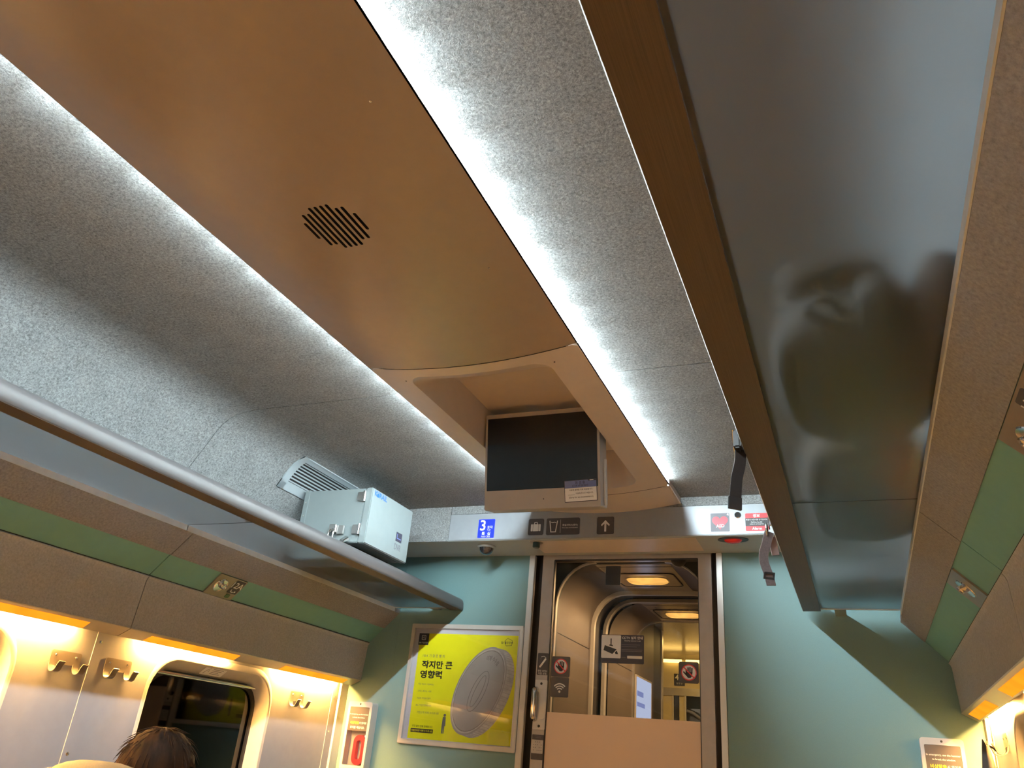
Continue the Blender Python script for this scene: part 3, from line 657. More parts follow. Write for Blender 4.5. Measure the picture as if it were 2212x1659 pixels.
r = empty('padlock_fitting', (-.87, DYa - .03, 1.768), 'chrome padlock and bracket on the near side of the recorder cabinet', 'lock')
mk('bracket', bx(-.925, DYa - .022, 1.84, -.893, DYa - .006, 1.872, bev=.002), 'chrome', r, 40); mk('plate', bx(-.892, DYa - .014, 1.835, -.862, DYa - .006, 1.868, bev=.001), 'steel', r, 40)
mk('shackle', tube(crv([(-.915, DYa - .03, 1.80), (-.915, DYa - .03, 1.84), (-.905, DYa - .03, 1.85), (-.895, DYa - .03, 1.84), (-.895, DYa - .03, 1.80)], 4), .004, 8), 'chrome', r, 50); mk('lock_body', bx(-.925, DYa - .040, 1.768, -.875, DYa - .018, 1.802, bev=.004), 'chrome', r, 40)
mk('cable_gland', tube([(-.845, DYa - .006, 1.815), (-.842, DYa - .040, 1.795)], [.012, .010], 12), 'chrome', r, 40)
# ================================================================== AIR VENT
def fpt(t):  # arc length along the felt from the top of the curve, and normal into the cabin
    P = FELT; acc = 0
    for (a, b), (c, d) in zip(P[4:], P[5:]):
        l = math.hypot(c - a, d - b)
        if acc + l >= t: k = (t - acc) / l; return (a + (c - a) * k, b + (d - b) * k), ((d - b) / l, -(c - a) / l)
        acc += l
    return P[-1], (-.8, -.5)
def vstrip(t0, t1, y0, y1, h0, h1, n=6):
    inn = []; out = []
    for k in range(n + 1):
        (u, z), (nu, nz) = fpt(t0 + (t1 - t0) * k / n); inn.append((u + nu * h1, z + nz * h1)); out.append((u + nu * h0, z + nz * h0))
    return prism(inn + out[::-1], y0, y1, -1)
T0, T1, VY0, VY1 = .022, .188, 2.332, 2.86
r = empty('air_vent', (-1.07, 2.6, 1.99), 'pale curved louvred air vent in the felt ceiling behind the recorder cabinet', 'vent')
bm = bmesh.new()
for a in ((T0, T0 + .026, VY0, VY1), (T1 - .036, T1, VY0, VY1), (T0, T1, VY0, VY0 + .036), (T0, T1, VY1 - .036, VY1)):
    b2 = vstrip(*a, .0, .005); me = bpy.data.meshes.new('x'); b2.to_mesh(me); b2.free(); bm.from_mesh(me); bpy.data.meshes.remove(me)
mk('frame', bm, 'vent', r, 30); mk('duct', vstrip(T0 + .02, T1 - .03, VY0 + .03, VY1 - .03, .0, .0012), 'dark', r)
n = 8; span = (T1 - .036) - (T0 + .026)
for k in range(n):
    t = T0 + .026 + span * (k + .62) / n; mk('slat', vstrip(t - .0028, t + .0028, VY0 + .034, VY1 - .034, .0016, .0028, 1), 'vent', r)
# ================================================================== SEAT NUMBER PANELS IN THE GREEN BANDS
PG0 = V((1.1575, 0, 1.6245)); PG1 = V((1.2265, 0, 1.5555)); gl = (PG1 - PG0).length
def psu(s, y0, y1, label, items):
    d = V((s * (PG1.x - PG0.x), 0, PG1.z - PG0.z)).normalized()
    # a along reading direction, b up the slope
    ex = V((0, 1, 0)) if s < 0 else V((0, -1, 0))
    o = V((s * PG1.x, 0, PG1.z)); f = Fr(o, ex, -d); sg = 1 if s < 0 else -1
    nrm = f(0, 0, 1) - f(0, 0, 0)
    r = empty('reading_light_panel', f(sg * (y0 + y1) / 2, 0, 0), label, 'panel')
    A, B = sorted((sg * y0, sg * y1))
    mk('plate', plate([rr(A, .001, B, gl - .003, .002)], f, -.002, .0035), mat('bronze plate', (.30, .25, .20), .32, .5, var=.04), r)
    for it in items:
        if it[0] == 'lamp':
            c = sg * it[1]; g = lambda a, b, h=0., c=c: f(c + a, gl / 2 + b, h)
            mk('lamp_ring', lathe([(.029, .0035), (.027, .0055), (.022, .004), (.016, .0038), (0, .0038)], g, 28), 'chrome', r, 40)
            tl = lambda a, b, h=0., c=c: f(c + a + .25 * h, gl / 2 + b + .35 * h, h)
            mk('spot', lathe([(.011, .0038), (.0115, .016), (.009, .0185), (.008, .015), (0, .015)], tl, 20), 'chrome', r, 40)
        elif it[0] == 'num':
            c = sg * it[1]; p = gfx(r, 'number_label', [rr(c - .024, .030, c + .024, .090, .004)], f, 'charcoal', .0035, .001)
            text(p, it[2], f, c, .068, 'white', h=.026, c=.0047, bold=.008)
            gfx(p, 'seat_pictogram', [seg(c - .012, .048, c - .010, .038, .004), seg(c - .010, .037, c + .004, .037, .004), circ(c + .010, .040, .004, 10)], f, 'white', .0046)
            gfx(r, 'call_button', [rr(c - .014, .008, c + .006, .024, .003)], f, mat('green button', (.05, .12, .05), .4), .0035, .002)
psu(-1, 2.200, 2.345, 'bronze reading light panel numbered 12A in the left green band', [('lamp', 2.243), ('num', 2.316, '12A')])
psu(1, 2.190, 2.338, 'small bronze reading light panel in the right green band near the end wall', [('lamp', 2.262)])
psu(1, 1.00, 1.330, 'bronze reading light panel numbered 11B at the right edge of the photo', [('lamp', 1.075), ('num', 1.158, '11B'), ('lamp', 1.262)])
# ================================================================== COAT HOOKS
def hook(s, y0, y1, z1, label):
    f = (lambda a, b, c=0.: V((s * (WU - .0002 - c), a, b)))
    r = empty('coat_hook', f((y0 + y1) / 2, z1 - .05), label, 'hook', 'double coat hooks on the side walls')
    mk('plate', plate([rr(y0, z1 - .032, y1, z1 + .006, .007)], f, 0, .002), 'hook', r)
    for y in (y0 + .018, y1 - .018): mk('screw', lathe([(.004, .002), (.003, .0035), (0, .004)], (lambda a, b, c=0., y=y: f(y + a, z1 - .008 + b, c)), 10), 'chrome', r)
    for y in (y0 + .012, y1 - .012):
        pts = [f(y, z1 - .028, .002), f(y, z1 - .040, .003), f(y, z1 - .052, .010), f(y, z1 - .055, .021), f(y, z1 - .050, .032), f(y, z1 - .036, .038), f(y, z1 - .026, .045)]
        mk('prong', ribbon(crv(pts, 4), (0, 1, 0), .022, .0022), 'hook', r, 50)
hook(-1, 1.750, 1.859, 1.284, 'double steel coat hook left of the wall cover strip'); hook(-1, 1.952, 2.059, 1.288, 'double steel coat hook just right of the wall cover strip')
hook(-1, 2.930, 3.026, 1.288, 'double steel coat hook between the dark window and end wall'); hook(1, 2.930, 3.026, 1.298, 'double steel coat hook on the right wall holding a grey coat')
f = (lambda a, b, c=0.: V((-(WU + .0) + .0 + c + .0, a, b)))
r = empty('window_sticker', (-WU + .005, 2.47, 1.297), 'small white instruction sticker on the window frame above the dark window', 'sticker')
st = lambda a, b, c=0.: V((-WU - .0005 - .041 * b / .036 * 0 - (.036 - b) * .0 + c, 2.405 + a, 1.299 + b))
# the sticker lies on the sloping head of the window recess
hd0, hd1 = V((-WU + .0, 0, 1.332)), V((-WU - .05, 0, 1.292)); ev = (hd0 - hd1).normalized(); FW = Fr((-WU - .042, 2.415, 1.2975), (0, 1, 0), ev)
mk('paper', plate([rr(0, .003, .115, .050, .004)], FW, .0005, .0016), 'white', r)
gfx(r, 'curve_mark', [seg(.012, .010, .018, .027, .002), seg(.018, .027, .030, .041, .002), seg(.030, .02, .030, .03, .002)], FW, 'greytext', .0016)
gfx(r, 'print_lines', [rect(.045, .036 - k * .008, .045 + L_, .038 - k * .008) for k, L_ in enumerate((.055, .05, .04, .052))], FW, 'grey', .0016)
# ================================================================== EMERGENCY HAMMER BOXES
FE = Fr((0, YE, 0), (1, 0, 0), (0, 0, 1))
def hammer_box(x0, x1, z0, z1, label, hlabel):
    r = empty('hammer_case', FE((x0 + x1) / 2, z0), label, 'case', 'emergency hammer cases on the end wall')
    mk('case', plate([rr(x0, z0, x1, z1, .010), rr(x0 + .012, z0 + .020, x1 - .012, z1 - .022, .004)], FE, .0, .052), 'cream', r)
    mk('back_plate', plate([rr(x0 + .003, z0 + .003, x1 - .003, z1 - .003, .008)], FE, .0005, .012), 'cream', r)
    lab = mk('label_plate', plate([rr(x0 + .0125, z1 - .122, x1 - .0125, z1 - .0225, .003)], FE, .0495, .0512), 'charcoal', r)
    mk('cover', plate([rr(x0 + .0125, z0 + .0205, x1 - .0125, z1 - .1225, .003)], FE, .0490, .0505), 'clear_soft', r)
    cx = (x0 + x1) / 2; W_ = x1 - x0 - .03
    text(lab, 'In emergency, use the hammer', FE, cx, z1 - .054, 'white', w=W_, c=.0514, bold=.004); text(lab, 'to break the window.', FE, cx, z1 - .067, 'white', w=W_ * .68, c=.0514, bold=.004)
    text(lab, '비상탈출', FE, cx - W_ * .18, z1 - .089, 'yellowtext', w=W_ * .47, c=.0514, bold=.012); text(lab, '시 망치로', FE, cx + W_ * .27, z1 - .089, 'white', w=W_ * .40, c=.0514, bold=.012); text(lab, '유리를 깨십시오.', FE, cx, z1 - .108, 'white', w=W_ * .80, c=.0514, bold=.012)
    mk('screw', lathe([(.004, .052), (.003, .0535), (0, .054)], Fr((cx, YE, z1 - .010), (1, 0, 0), (0, 0, 1)), 10), 'gap', r)
    h = empty('emergency_hammer', FE(cx, z0 + .03), hlabel, 'hammer')
    cxh = cx + .012; zc0 = z1 - .137; zc1 = z0 + .022; wd = .058
    mk('handle', plate([rr(cxh - wd / 2, zc1, cxh + wd / 2, zc0, wd / 2 - .001, 8), rr(cxh - wd / 2 + .016, zc1 + .022, cxh + wd / 2 - .016, zc0 - .022, .012, 6)], FE, .014, .036), 'red', h, 40)
    mk('head', bx(cxh + .004, YE - .034, zc0 - .03, cxh + .038, YE - .016, zc0 - .012, bev=.003), 'red', h, 40)
    mk('point', tube([(cxh + .020, YE - .025, zc0 - .012), (cxh + .020, YE - .025, zc0 + .004)], [.004, .001], 8), 'steel', h)
hammer_box(-1.252, -1.126, 1.008, 1.290, 'cream emergency hammer case on the end wall beside the left window', 'red loop handled emergency hammer inside the left wall case')
hammer_box(1.094, 1.229, 1.012, 1.298, 'cream emergency hammer case on the end wall at the lower right corner', 'red emergency hammer inside the right wall case')
# ================================================================== POSTER
PX0, PX1, PZ0, PZ1 = -.998, -.432, 1.134, 1.648
r = empty('framed_poster', (-.715, YE, PZ0), 'yellow bank poster with a big printed coin in an aluminium frame', 'poster')
bm = plate([rect(PX0, PZ0, PX1, PZ1), rect(PX0 + .020, PZ0 + .020, PX1 - .020, PZ1 - .020)], FE, .0, .014); bmesh.ops.bevel(bm, geom=[e for e in bm.edges if len(e.link_faces) == 2 and e.calc_face_angle(0) > 1.2], offset=.003, segments=2, affect='EDGES'); mk('frame', bm, 'alu', r, 30)
ax0, ax1, az0, az1 = PX0 + .0205, PX1 - .0205, PZ0 + .0205, PZ1 - .0205
pr = mk('print', plate([rect(ax0, az0, ax1, az1)], FE, .002, .005), 'poster_lilac', r)
yx0, yx1, yz0, yz1 = ax0 + .025, ax1 - .003, az0 + .003, az1 - .022
gfx(pr, 'yellow_field', [rect(yx0, yz0, yx1, yz1)], FE, 'poster_yellow', .005)
PW, PH = yx1 - yx0, yz1 - yz0
def PP(u, v): return (yx0 + u * PW, yz1 - v * PH)
# coin: a tilted disc printed in perspective
ccx, ccz = PP(.655, .525); ca = math.radians(66); ra, rb = .196, .108
def coin(u, v, k=1.0, ox=0, oz=0):  # unit disc to print
    return (ccx + ox + k * (ra * u * math.cos(ca) - rb * v * math.sin(ca)), ccz + oz + k * (ra * u * math.sin(ca) + rb * v * math.cos(ca)))
def clipx(p): return (min(p[0], yx1 - .001), p[1])
cl = lambda k, ox=0, oz=0: [clipx(coin(math.cos(t), math.sin(t), k, ox, oz)) for t in [2 * math.pi * i / 48 for i in range(48)]]
gfx(pr, 'coin_edge', [cl(1.0, .036, -.008)], FE, 'coin_edge', .0054)
gfx(pr, 'coin_ridge', [seg(*clipx(coin(math.cos(t), math.sin(t), 1.0)), *clipx(coin(math.cos(t), math.sin(t), 1.0, .0355, -.008)), .0018) for t in [-math.pi * .93 + math.pi * .95 * i / 34 for i in range(34)]], FE, 'coin', .0058)
gfx(pr, 'coin_face', [cl(1.0)], FE, 'coin', .0062)
def cring(k0, k1, n=48): return [[coin(math.cos(2 * math.pi * i / n), math.sin(2 * math.pi * i / n), k0) for i in range(n)], [coin(math.cos(2 * math.pi * i / n), math.sin(2 * math.pi * i / n), k1) for i in range(n)]]
gfx(pr, 'coin_rim', [cring(.955, .93)], FE, 'coin_edge', .0066); gfx(pr, 'coin_bead', [cring(.915, .905)], FE, 'coin_dark', .0066)
def oring(a0, b0, a1, b1, n=40): return [[coin(a0 * math.cos(2 * math.pi * i / n) - .02, b0 * math.sin(2 * math.pi * i / n)) for i in range(n)], [coin(a1 * math.cos(2 * math.pi * i / n) - .02, b1 * math.sin(2 * math.pi * i / n)) for i in range(n)]]
gfx(pr, 'zero_outline', [oring(.47, .30, .46, .28), oring(.37, .155, .36, .135)], FE, 'coin_dark', .0068)
text(pr, '이체 수수료', FE, 0, 0, 'coin_dark', w=.7, c=.0068, name='coin_lettering', bold=.004, fit=lambda a, b: coin(*[(.74 + b * .9) * math.cos(-a * 1.15 + .0), (.74 + b * .9) * math.sin(-a * 1.15 + .0)]))
# lettering
def ptext(s, u, v, w_, m='print_black', bold=.0, h=None, nm='lettering'):
    x, z = PP(u, v); return text(pr, s, FE, x + w_ * PW / 2, z, m, w=w_ * PW, h=h, c=.0056, bold=bold, name=nm)
ptext('I B K 기 업 은 행 의', .055, .22, .225, 'greytext', .004)
ptext('작지만 큰', .055, .305, .315, bold=.032, h=.034, nm='headline'); ptext('영향력', .050, .40, .225, bold=.034, h=.034, nm='headline')
for i, (t, w_) in enumerate((('작은 부담도 기업에게는', .16), ('크게 느껴지는 시대', .14), ('기업의 부담을 덜어', .14), ('IBK기업은행에서는', .16), ('기업고객 이체 수수료 0원', .22))):
    ptext(t, .045 + (.0 if i < 4 else .02), .495 + i * .066, w_, 'greytext')
ptext('조건 없이 전체 면제됩니다', .035, .885, .205, 'print_black', .006)
x, z = PP(.025, .925); gfx(pr, 'text_box', [rr(x, z - .008, x + .225 * PW, z + .008, .002)], FE, 'print_black', .0054); text(pr, '기업인터넷 이체 수수료 0원', FE, x + .1125 * PW, z, 'poster_yellow', w=.21 * PW, c=.0060)
x, z = PP(.35, .86); gfx(pr, 'printed_figure', [circ(x, z + .040, .0065, 10), [(x - .008, z + .033), (x + .006, z + .033), (x + .008, z - .004), (x + .004, z - .004), (x + .003, z - .034), (x - .002, z - .034), (x - .002, z - .004), (x - .004, z - .034), (x - .009, z - .034), (x - .010, z)]], FE, 'greytext', .0056)
x, z = ax0 + .020, az1 - .022; gfx(pr, 'bank_badge', [rect(x, z - .052, x + .052, z)], FE, 'navy', .0055); gfx(pr, 'badge_mark', [[rr(x + .015, z - .030, x + .037, z - .008, .003), rr(x + .018, z - .027, x + .034, z - .011, .002)], seg(x + .021, z - .022, x + .026, z - .014, .002), seg(x + .026, z - .014, x + .031, z - .024, .002)], FE, 'poster_lilac', .006); text(pr, 'IBK기업은행', FE, x + .026, z - .042, 'white', w=.043, c=.006, bold=.01)
x, z = PP(.91, .06); text(pr, '참! 좋은은행', FE, x - .01, z - .004, 'print_black', w=.056, c=.0056, bold=.008); gfx(pr, 'slogan_outline', [[[(x - .022, z + .003), (x - .008, z + .016), (x + .016, z + .006), (x + .014, z - .016), (x - .014, z - .018)], [(x - .0205, z + .0025), (x - .0078, z + .0145), (x + .0147, z + .0052), (x + .0128, z - .0148), (x - .0132, z - .0166)]]], FE, 'print_black', .0056)
mk('cover_glass', plate([rect(ax0, az0, ax1, az1)], FE, .0085, .0100), 'clear', r)
# ================================================================== STICKERS ON THE DOOR
FG = Fr((0, DY + .0098, 0), (1, 0, 0), (0, 0, 1))
r = sign('camera_notice', 'black CCTV notice sticker with camera pictogram in the middle of the door glass', 'sticker', FG, dx(-.081), dz(1.508), dx(.105), dz(1.624), .004, 'navy', t=.0008)
gfx(r, 'white_square', [rr(dx(-.079), dz(1.528), dx(.006), dz(1.622), .004)], FG, 'white', .0008)
gfx(r, 'camera_pictogram', [seg(dx(-.037), dz(1.608), dx(-.037), dz(1.582), .005), seg(dx(-.044), dz(1.581), dx(-.029), dz(1.579), .005), [(dx(-.064), dz(1.580)), (dx(-.012), dz(1.564)), (dx(-.030), dz(1.545)), (dx(-.069), dz(1.560))], [(dx(-.020), dz(1.552)), (dx(-.011), dz(1.559)), (dx(-.005), dz(1.545)), (dx(-.016), dz(1.545))]], FG, 'black', .0012)
text(r, 'CCTV 설치 안내', FG, dx(.055), dz(1.6125), 'white', w=.088, c=.001, bold=.012); text(r, 'Security camera in use', FG, dx(.056), dz(1.600), 'white', w=.070, c=.001)
gfx(r, 'print_lines', [rect(dx(.009), dz(z), dx(.009) + l, dz(z) + .0025) for z, l in ((1.583, .080), (1.575, .066), (1.563, .090), (1.557, .088), (1.532, .019))], FG, 'grey', .001)
gfx(r, 'blank_field', [rr(dx(.034), dz(1.529), dx(.098), dz(1.540), .002)], FG, 'white', .001)
def hand(r, cx, cz, R):
    gfx(r, 'disc', [circ(cx, cz, R, 32)], FG, 'white', .0008)
    k = R / .03
    L = [caps(cx - .010 * k + .007 * i * k, cz - .002 * k, cx - .0105 * k + .0075 * i * k, cz + (.011, .017, .0185, .015)[i] * k, .0055 * k) for i in range(4)]
    L += [caps(cx - .008 * k, cz - .011 * k, cx - .020 * k, cz + .001 * k, .0055 * k), [(cx - .013 * k, cz + .002 * k), (cx + .0145 * k, cz + .002 * k), (cx + .012 * k, cz - .013 * k), (cx + .006 * k, cz - .020 * k), (cx - .004 * k, cz - .020 * k), (cx - .012 * k, cz - .010 * k)]]
    gfx(r, 'hand_pictogram', L, FG, 'black', .0012)
    gfx(r, 'prohibition_ring', [[circ(cx, cz, R, 32), circ(cx, cz, R * .88, 32)], seg(cx - R * .68, cz + R * .66, cx + R * .68, cz - R * .66, .0042 * k)], FG, 'red', .0017)
r = sign('no_touching_sticker', 'dark no hand touching sticker on the left of the door glass above the wifi one', 'sticker', FG, dx(-.299), dz(1.444), dx(-.215), dz(1.527), .006, 'charcoal', 'no touching stickers on the door', t=.0008); hand(r, dx(-.2565), dz(1.487), .031)
r = sign('no_touching_sticker', 'dark no hand touching sticker on the right edge of the door glass', 'sticker', FG, dx(.249), dz(1.443), dx(.330), dz(1.525), .008, 'charcoal', 'no touching stickers on the door', t=.0008); hand(r, dx(.290), dz(1.484), .031)
r = sign('wifi_sticker', 'dark wifi sticker on the door glass beside the handle', 'sticker', FG, dx(-.298), dz(1.363), dx(-.217), dz(1.443), .006, 'charcoal', t=.0008)
wx, wz = dx(-.257), dz(1.384)
def arcb(r0, r1): return [(wx + q * math.sin(t), wz + q * math.cos(t)) for q, ks in ((r1, range(11)), (r0, range(10, -1, -1))) for t in [math.radians(-48 + 96 * k / 10) for k in ks]]
gfx(r, 'wifi_pictogram', [arcb(.012, .0165), arcb(.021, .0255), arcb(.030, .035), circ(wx, wz + .001, .0048, 14)], FG, 'white', .0008)
r = sign('blank_dark_sticker', 'plain dark sticker at the top middle of the door glass', 'sticker', FG, dx(-.070), dz(1.833), dx(-.002), dz(1.917), .004, 'black', t=.0008)
mk('adhesive_edge', plate([[*rr(dx(-.070), dz(1.833), dx(-.002), dz(1.917), .004)], [*rr(dx(-.0685), dz(1.8345), dx(-.0035), dz(1.9155), .003)]], FG, .0008, .0010), 'charcoal', r)
FDl = Fr((0, DY - .0002, 0), (1, 0, 0), (0, 0, 1))
r = sign('door_lever_sticker', 'dark sticker with a white lever pictogram on the door frame above the handle', 'sticker', FDl, dx(-.361), dz(1.447), dx(-.311), dz(1.537), .004, 'charcoal', t=.0008)
gfx(r, 'lever_pictogram', [caps(dx(-.348), dz(1.481), dx(-.325), dz(1.512), .008), seg(dx(-.345), dz(1.521), dx(-.332), dz(1.524), .0018), seg(dx(-.332), dz(1.524), dx(-.322), dz(1.518), .0018)], FDl, 'white', .0008)
gfx(r, 'lever_outline', [[rr(dx(-.350), dz(1.483), dx(-.3435), dz(1.515), .003), rr(dx(-.349), dz(1.484), dx(-.3445), dz(1.514), .002)]], FDl, 'grey', .0008)
text(r, '열림 OPEN', FDl, dx(-.336), dz(1.464), 'white', w=.042, c=.001); text(r, '자동 닫힘', FDl, dx(-.336), dz(1.4535), 'white', w=.038, c=.001)
r = sign('braille_label', 'small dark label with a pale square patch on the door frame below the handle', 'label', FDl, dx(-.363), dz(1.117), dx(-.310), dz(1.212), .003, 'charcoal', t=.0008)
gfx(r, 'pale_patch', [rr(dx(-.3625), dz(1.141), dx(-.3125), dz(1.192), .002)], FDl, 'cream', .0008); gfx(r, 'raised_dot', [circ(dx(-.354) + .0085 * i, dz(1.184) - .0105 * j, .0018, 8) for i in range(5) for j in range(4) if (i * 7 + j * 3) % 4], FDl, 'grey', .0012)
gfx(r, 'print_lines', [rect(dx(-.352), dz(1.2055), dx(-.322), dz(1.2075)), rect(dx(-.348), dz(1.1995), dx(-.324), dz(1.2012))], FDl, 'grey', .0008)
# ================================================================== GANGWAY AND NEXT COACH BEHIND THE DOOR
def archp(hw, top, rx, rz, n=8):  # half outline from floor left, over the top, to floor right
    L = [(-hw, FLOOR)] + [(-hw + rx - rx * math.cos(t), top - rz + rz * math.sin(t)) for t in [math.pi / 2 * i / n for i in range(n + 1)]]
    return L + [(-x, z) for x, z in L[::-1]]
def tunnel(bm, prof, y0, y1):
    A = [bm.verts.new((x, y0, z)) for x, z in prof]; B = [bm.verts.new((x, y1, z)) for x, z in prof]
    for i in range(len(prof) - 1): bm.faces.new((A[i], A[i + 1], B[i + 1], B[i]))
    return bm
def archring(inner, t, y0, y1):
    n = len(inner); bm = bmesh.new(); outp = []
    for i, (x, z) in enumerate(inner):
        p0 = inner[max(0, i - 1)]; p1 = inner[min(n - 1, i + 1)]; a, b = p1[0] - p0[0], p1[1] - p0[1]; l = math.hypot(a, b); outp.append((x - b / l * t, z + a / l * t))
    v = {}
    for k, (pp, y) in enumerate(((inner, y0), (inner, y1), (outp, y1), (outp, y0))): v[k] = [bm.verts.new((x, y, z)) for x, z in pp]
    for k in range(4):
        A, B = v[k], v[(k + 1) % 4]
        for i in range(n - 1): bm.faces.new((A[i], A[i + 1], B[i + 1], B[i]))
    return bm
FYm = lambda y: Fr((0, y, 0), (1, 0, 0), (0, 0, 1))
gw = struct('wall_gangway')
A1 = archp(.345, 1.9672, .185, .20)
mk('dark_bulkhead', plate([[(-.9, FLOOR - .02), (.9, FLOOR - .02), (.9, 2.31), (-.9, 2.31)], A1[::-1]], FYm(3.51), -.02, 0), mat('dark green paint', (.045, .055, .05), .4), gw)
for sg_ in (A1[:10], A1[10:]): mk('arch_trim', archring(sg_, .006, 3.490, 3.512), 'alu', gw, 40)
mk('ceiling_panel', bx(-.60, YE + .09, 1.9672, .60, 3.49, 1.975), 'gang_ceiling', gw); mk('cross_joint', bx(-.3, 3.455, 1.9664, .3, 3.458, 1.968), 'gap', gw)
for s in (-1, 1):
    mk('side_closure', bx(s * .62, YE + .09, FLOOR, s * .64, 3.49, 2.31), 'gap', gw)
T = archp(.362, 1.968, .185, .19)
k = 9
for y0, y1 in ((3.531, 4.10), (4.445, 4.975)):
    for s in (-1, 1):
        prof = [(s * abs(x), z) for x, z in T[:k + 1]]
        lo = [p for p in prof if p[1] < 1.70] + [(s * .362, 1.66)]; hi = [(s * .362, 1.664)] + [p for p in prof if p[1] > 1.70]
        bm = tunnel(bmesh.new(), lo, y0, y1); mk('lower_panel', bm, 'gang_wall', gw, 40)
        bm = tunnel(bmesh.new(), hi, y0, y1); mk('haunch_panel', bm, 'gang_wall', gw, 40)
        mk('joint_backing', bx(s * .366, y0, 1.6, s * .372, y1, 1.72), 'gap', gw)
    bm = bx(-.1765, y0, 1.967, .1765, y1, 1.972); mk('ceiling_panel', bm, 'gang_ceiling', gw)
    mk('cross_joint', bx(-.1765, y0 + .045, 1.9662, .1765, y0 + .048, 1.968), 'gap', gw)
A2 = archp(.345, 1.947, .17, .175)
mk('arch_frame', archring(A2, .028, 4.10, 4.125), 'alu', gw, 40); mk('arch_frame', archring(archp(.372, 1.974, .17, .175), .012, 4.127, 4.155), 'bellows', gw, 40)
mk('bellows', archring(archp(.40, 1.99, .185, .19), .03, 4.155, 4.40), 'bellows', gw, 40)
mk('arch_frame', archring(archp(.368, 1.968, .165, .17), .018, 4.40, 4.445), 'alu', gw, 40)
mk('arch_frame', archring(archp(.350, 1.962, .17, .175), .020, 4.975, 5.00), 'steel', gw, 40)
for i in range(2):
    yc = (3.845, 4.745)[i]; f = Fr((0, yc, 1.9665), (1, 0, 0), (0, -1, 0))
    r = empty('ceiling_lamp', f(0, 0, 0), ('amber ceiling lamp seen through the door glass, nearer one', 'amber ceiling lamp seen through the door glass, second one beyond the arch')[i], 'lamp', 'gangway ceiling lamps')
    mk('hatch_frame', plate([rr(-.155, -.14, .155, .14, .03), rr(-.152, -.137, .152, .137, .028)], f, .0, .003), 'dark', r)
    mk('hatch', plate([rr(-.148, -.134, .148, .134, .026)], f, 0, .0015), 'gang_ceiling', r)
    pr2 = rr(-.100, -.065, .100, .065, .045, 6); bm = bmesh.new(); rg = []
    for kk, h in ((1, .0015), (.97, .008), (.85, .013), (.5, .016)): rg.append([bm.verts.new(f(a * kk, b * kk, h)) for a, b in pr2])
    for A, B in zip(rg, rg[1:]):
        for q in range(len(A)): bm.faces.new((A[q], A[(q + 1) % len(A)], B[(q + 1) % len(A)], B[q]))
    bm.faces.new(rg[-1]); mk('lens', bm, 'gang_lens', r, 60); mk('lens_rim', plate([[(a * 1.05, b * 1.06) for a, b in pr2], pr2], f, .0015, .004), 'chrome', r)
    ld = bpy.data.lights.new('lamp_glow', 'AREA'); ld.shape = 'RECTANGLE'; ld.size = .18; ld.size_y = .11; ld.energy = GANG * .5; ld.color = GANG_COL
    lo_ = bpy.data.objects.new('lamp_glow', ld); COL.objects.link(lo_); lo_.location = (0, 0, -.022); lo_.parent = r
f = Fr((.236, 3.432, 1.9670), (1, 0, 0), (0, -1, 0)); r = empty('dome_camera', f(0, 0), 'dark dome camera on the gangway ceiling at the top right of the door glass', 'camera')
mk('base', lathe([(.042, 0), (.041, .005), (0, .005)], f, 24), 'black', r, 40); mk('dome', lathe([(.034, .005)] + [(.033 * math.cos(t), .006 + .030 * math.sin(t)) for t in [i * math.pi / 16 for i in range(9)]], f, 24), 'black', r, 60)
# vestibule of the next coach
vw = struct('wall_vestibule')
mk('left_panel', bx(-.375, 5.001, FLOOR, -.362, 5.55, 2.25), 'gang_wall', vw); mk('right_panel', bx(.362, 5.001, FLOOR, .375, 6.9, 2.25), 'far_wall', vw)
mk('door_recess', bx(-.376, 5.551, FLOOR, -.366, 5.80, 2.25), 'bellows', vw); mk('door_post', bx(-.385, 5.80, FLOOR, -.358, 5.84, 2.25), 'alu', vw)
mk('far_left_panel', bx(-.92, 5.842, FLOOR, -.90, 7.0, 2.25), 'far_wall', vw); mk('return_panel', bx(-.90, 5.842, FLOOR, -.386, 5.86, 2.25), 'far_wall', vw)
mk('far_right_panel', bx(.376, 6.88, FLOOR, .9, 6.90, 2.25), 'far_wall', vw)
for a, b in ((5.002, 5.62), (5.624, 6.3), (6.304, 7.0)): mk('ceiling_panel', bx(-.92, a, 2.045, .92, b, 2.06), 'gang_ceiling', vw)
wf = struct('wall_far')
mk('upper_panel', bx(-.92, 7.0, 1.775, .92, 7.02, 2.25), 'far_wall', wf); mk('header_bar', bx(-.92, 6.985, 1.715, .92, 7.0, 1.7745), 'steel', wf)
for a, b in ((-.9, -.535), (-.478, -.432)): mk('wall_panel', bx(a, 7.0, FLOOR, b, 7.02, 1.7145), 'far_wall', wf)
mk('dark_post', bx(-.516, 6.985, FLOOR, -.482, 7.0, 1.7145), 'black', wf); mk('post', bx(-.534, 6.99, FLOOR, -.522, 7.01, 1.7145), 'alu', wf); mk('window_post', bx(-.430, 6.98, FLOOR, -.418, 7.0, 1.7145), 'alu', wf)
mk('dark_opening', bx(-.417, 7.0, FLOOR, .9, 7.02, 1.7145), 'screen', wf); mk('seat_edge', tube([(-.41, 6.97, 1.60), (-.36, 6.97, 1.585), (-.30, 6.97, 1.545), (-.2, 6.97, 1.53)], .012, 8), 'grey', wf, 60)
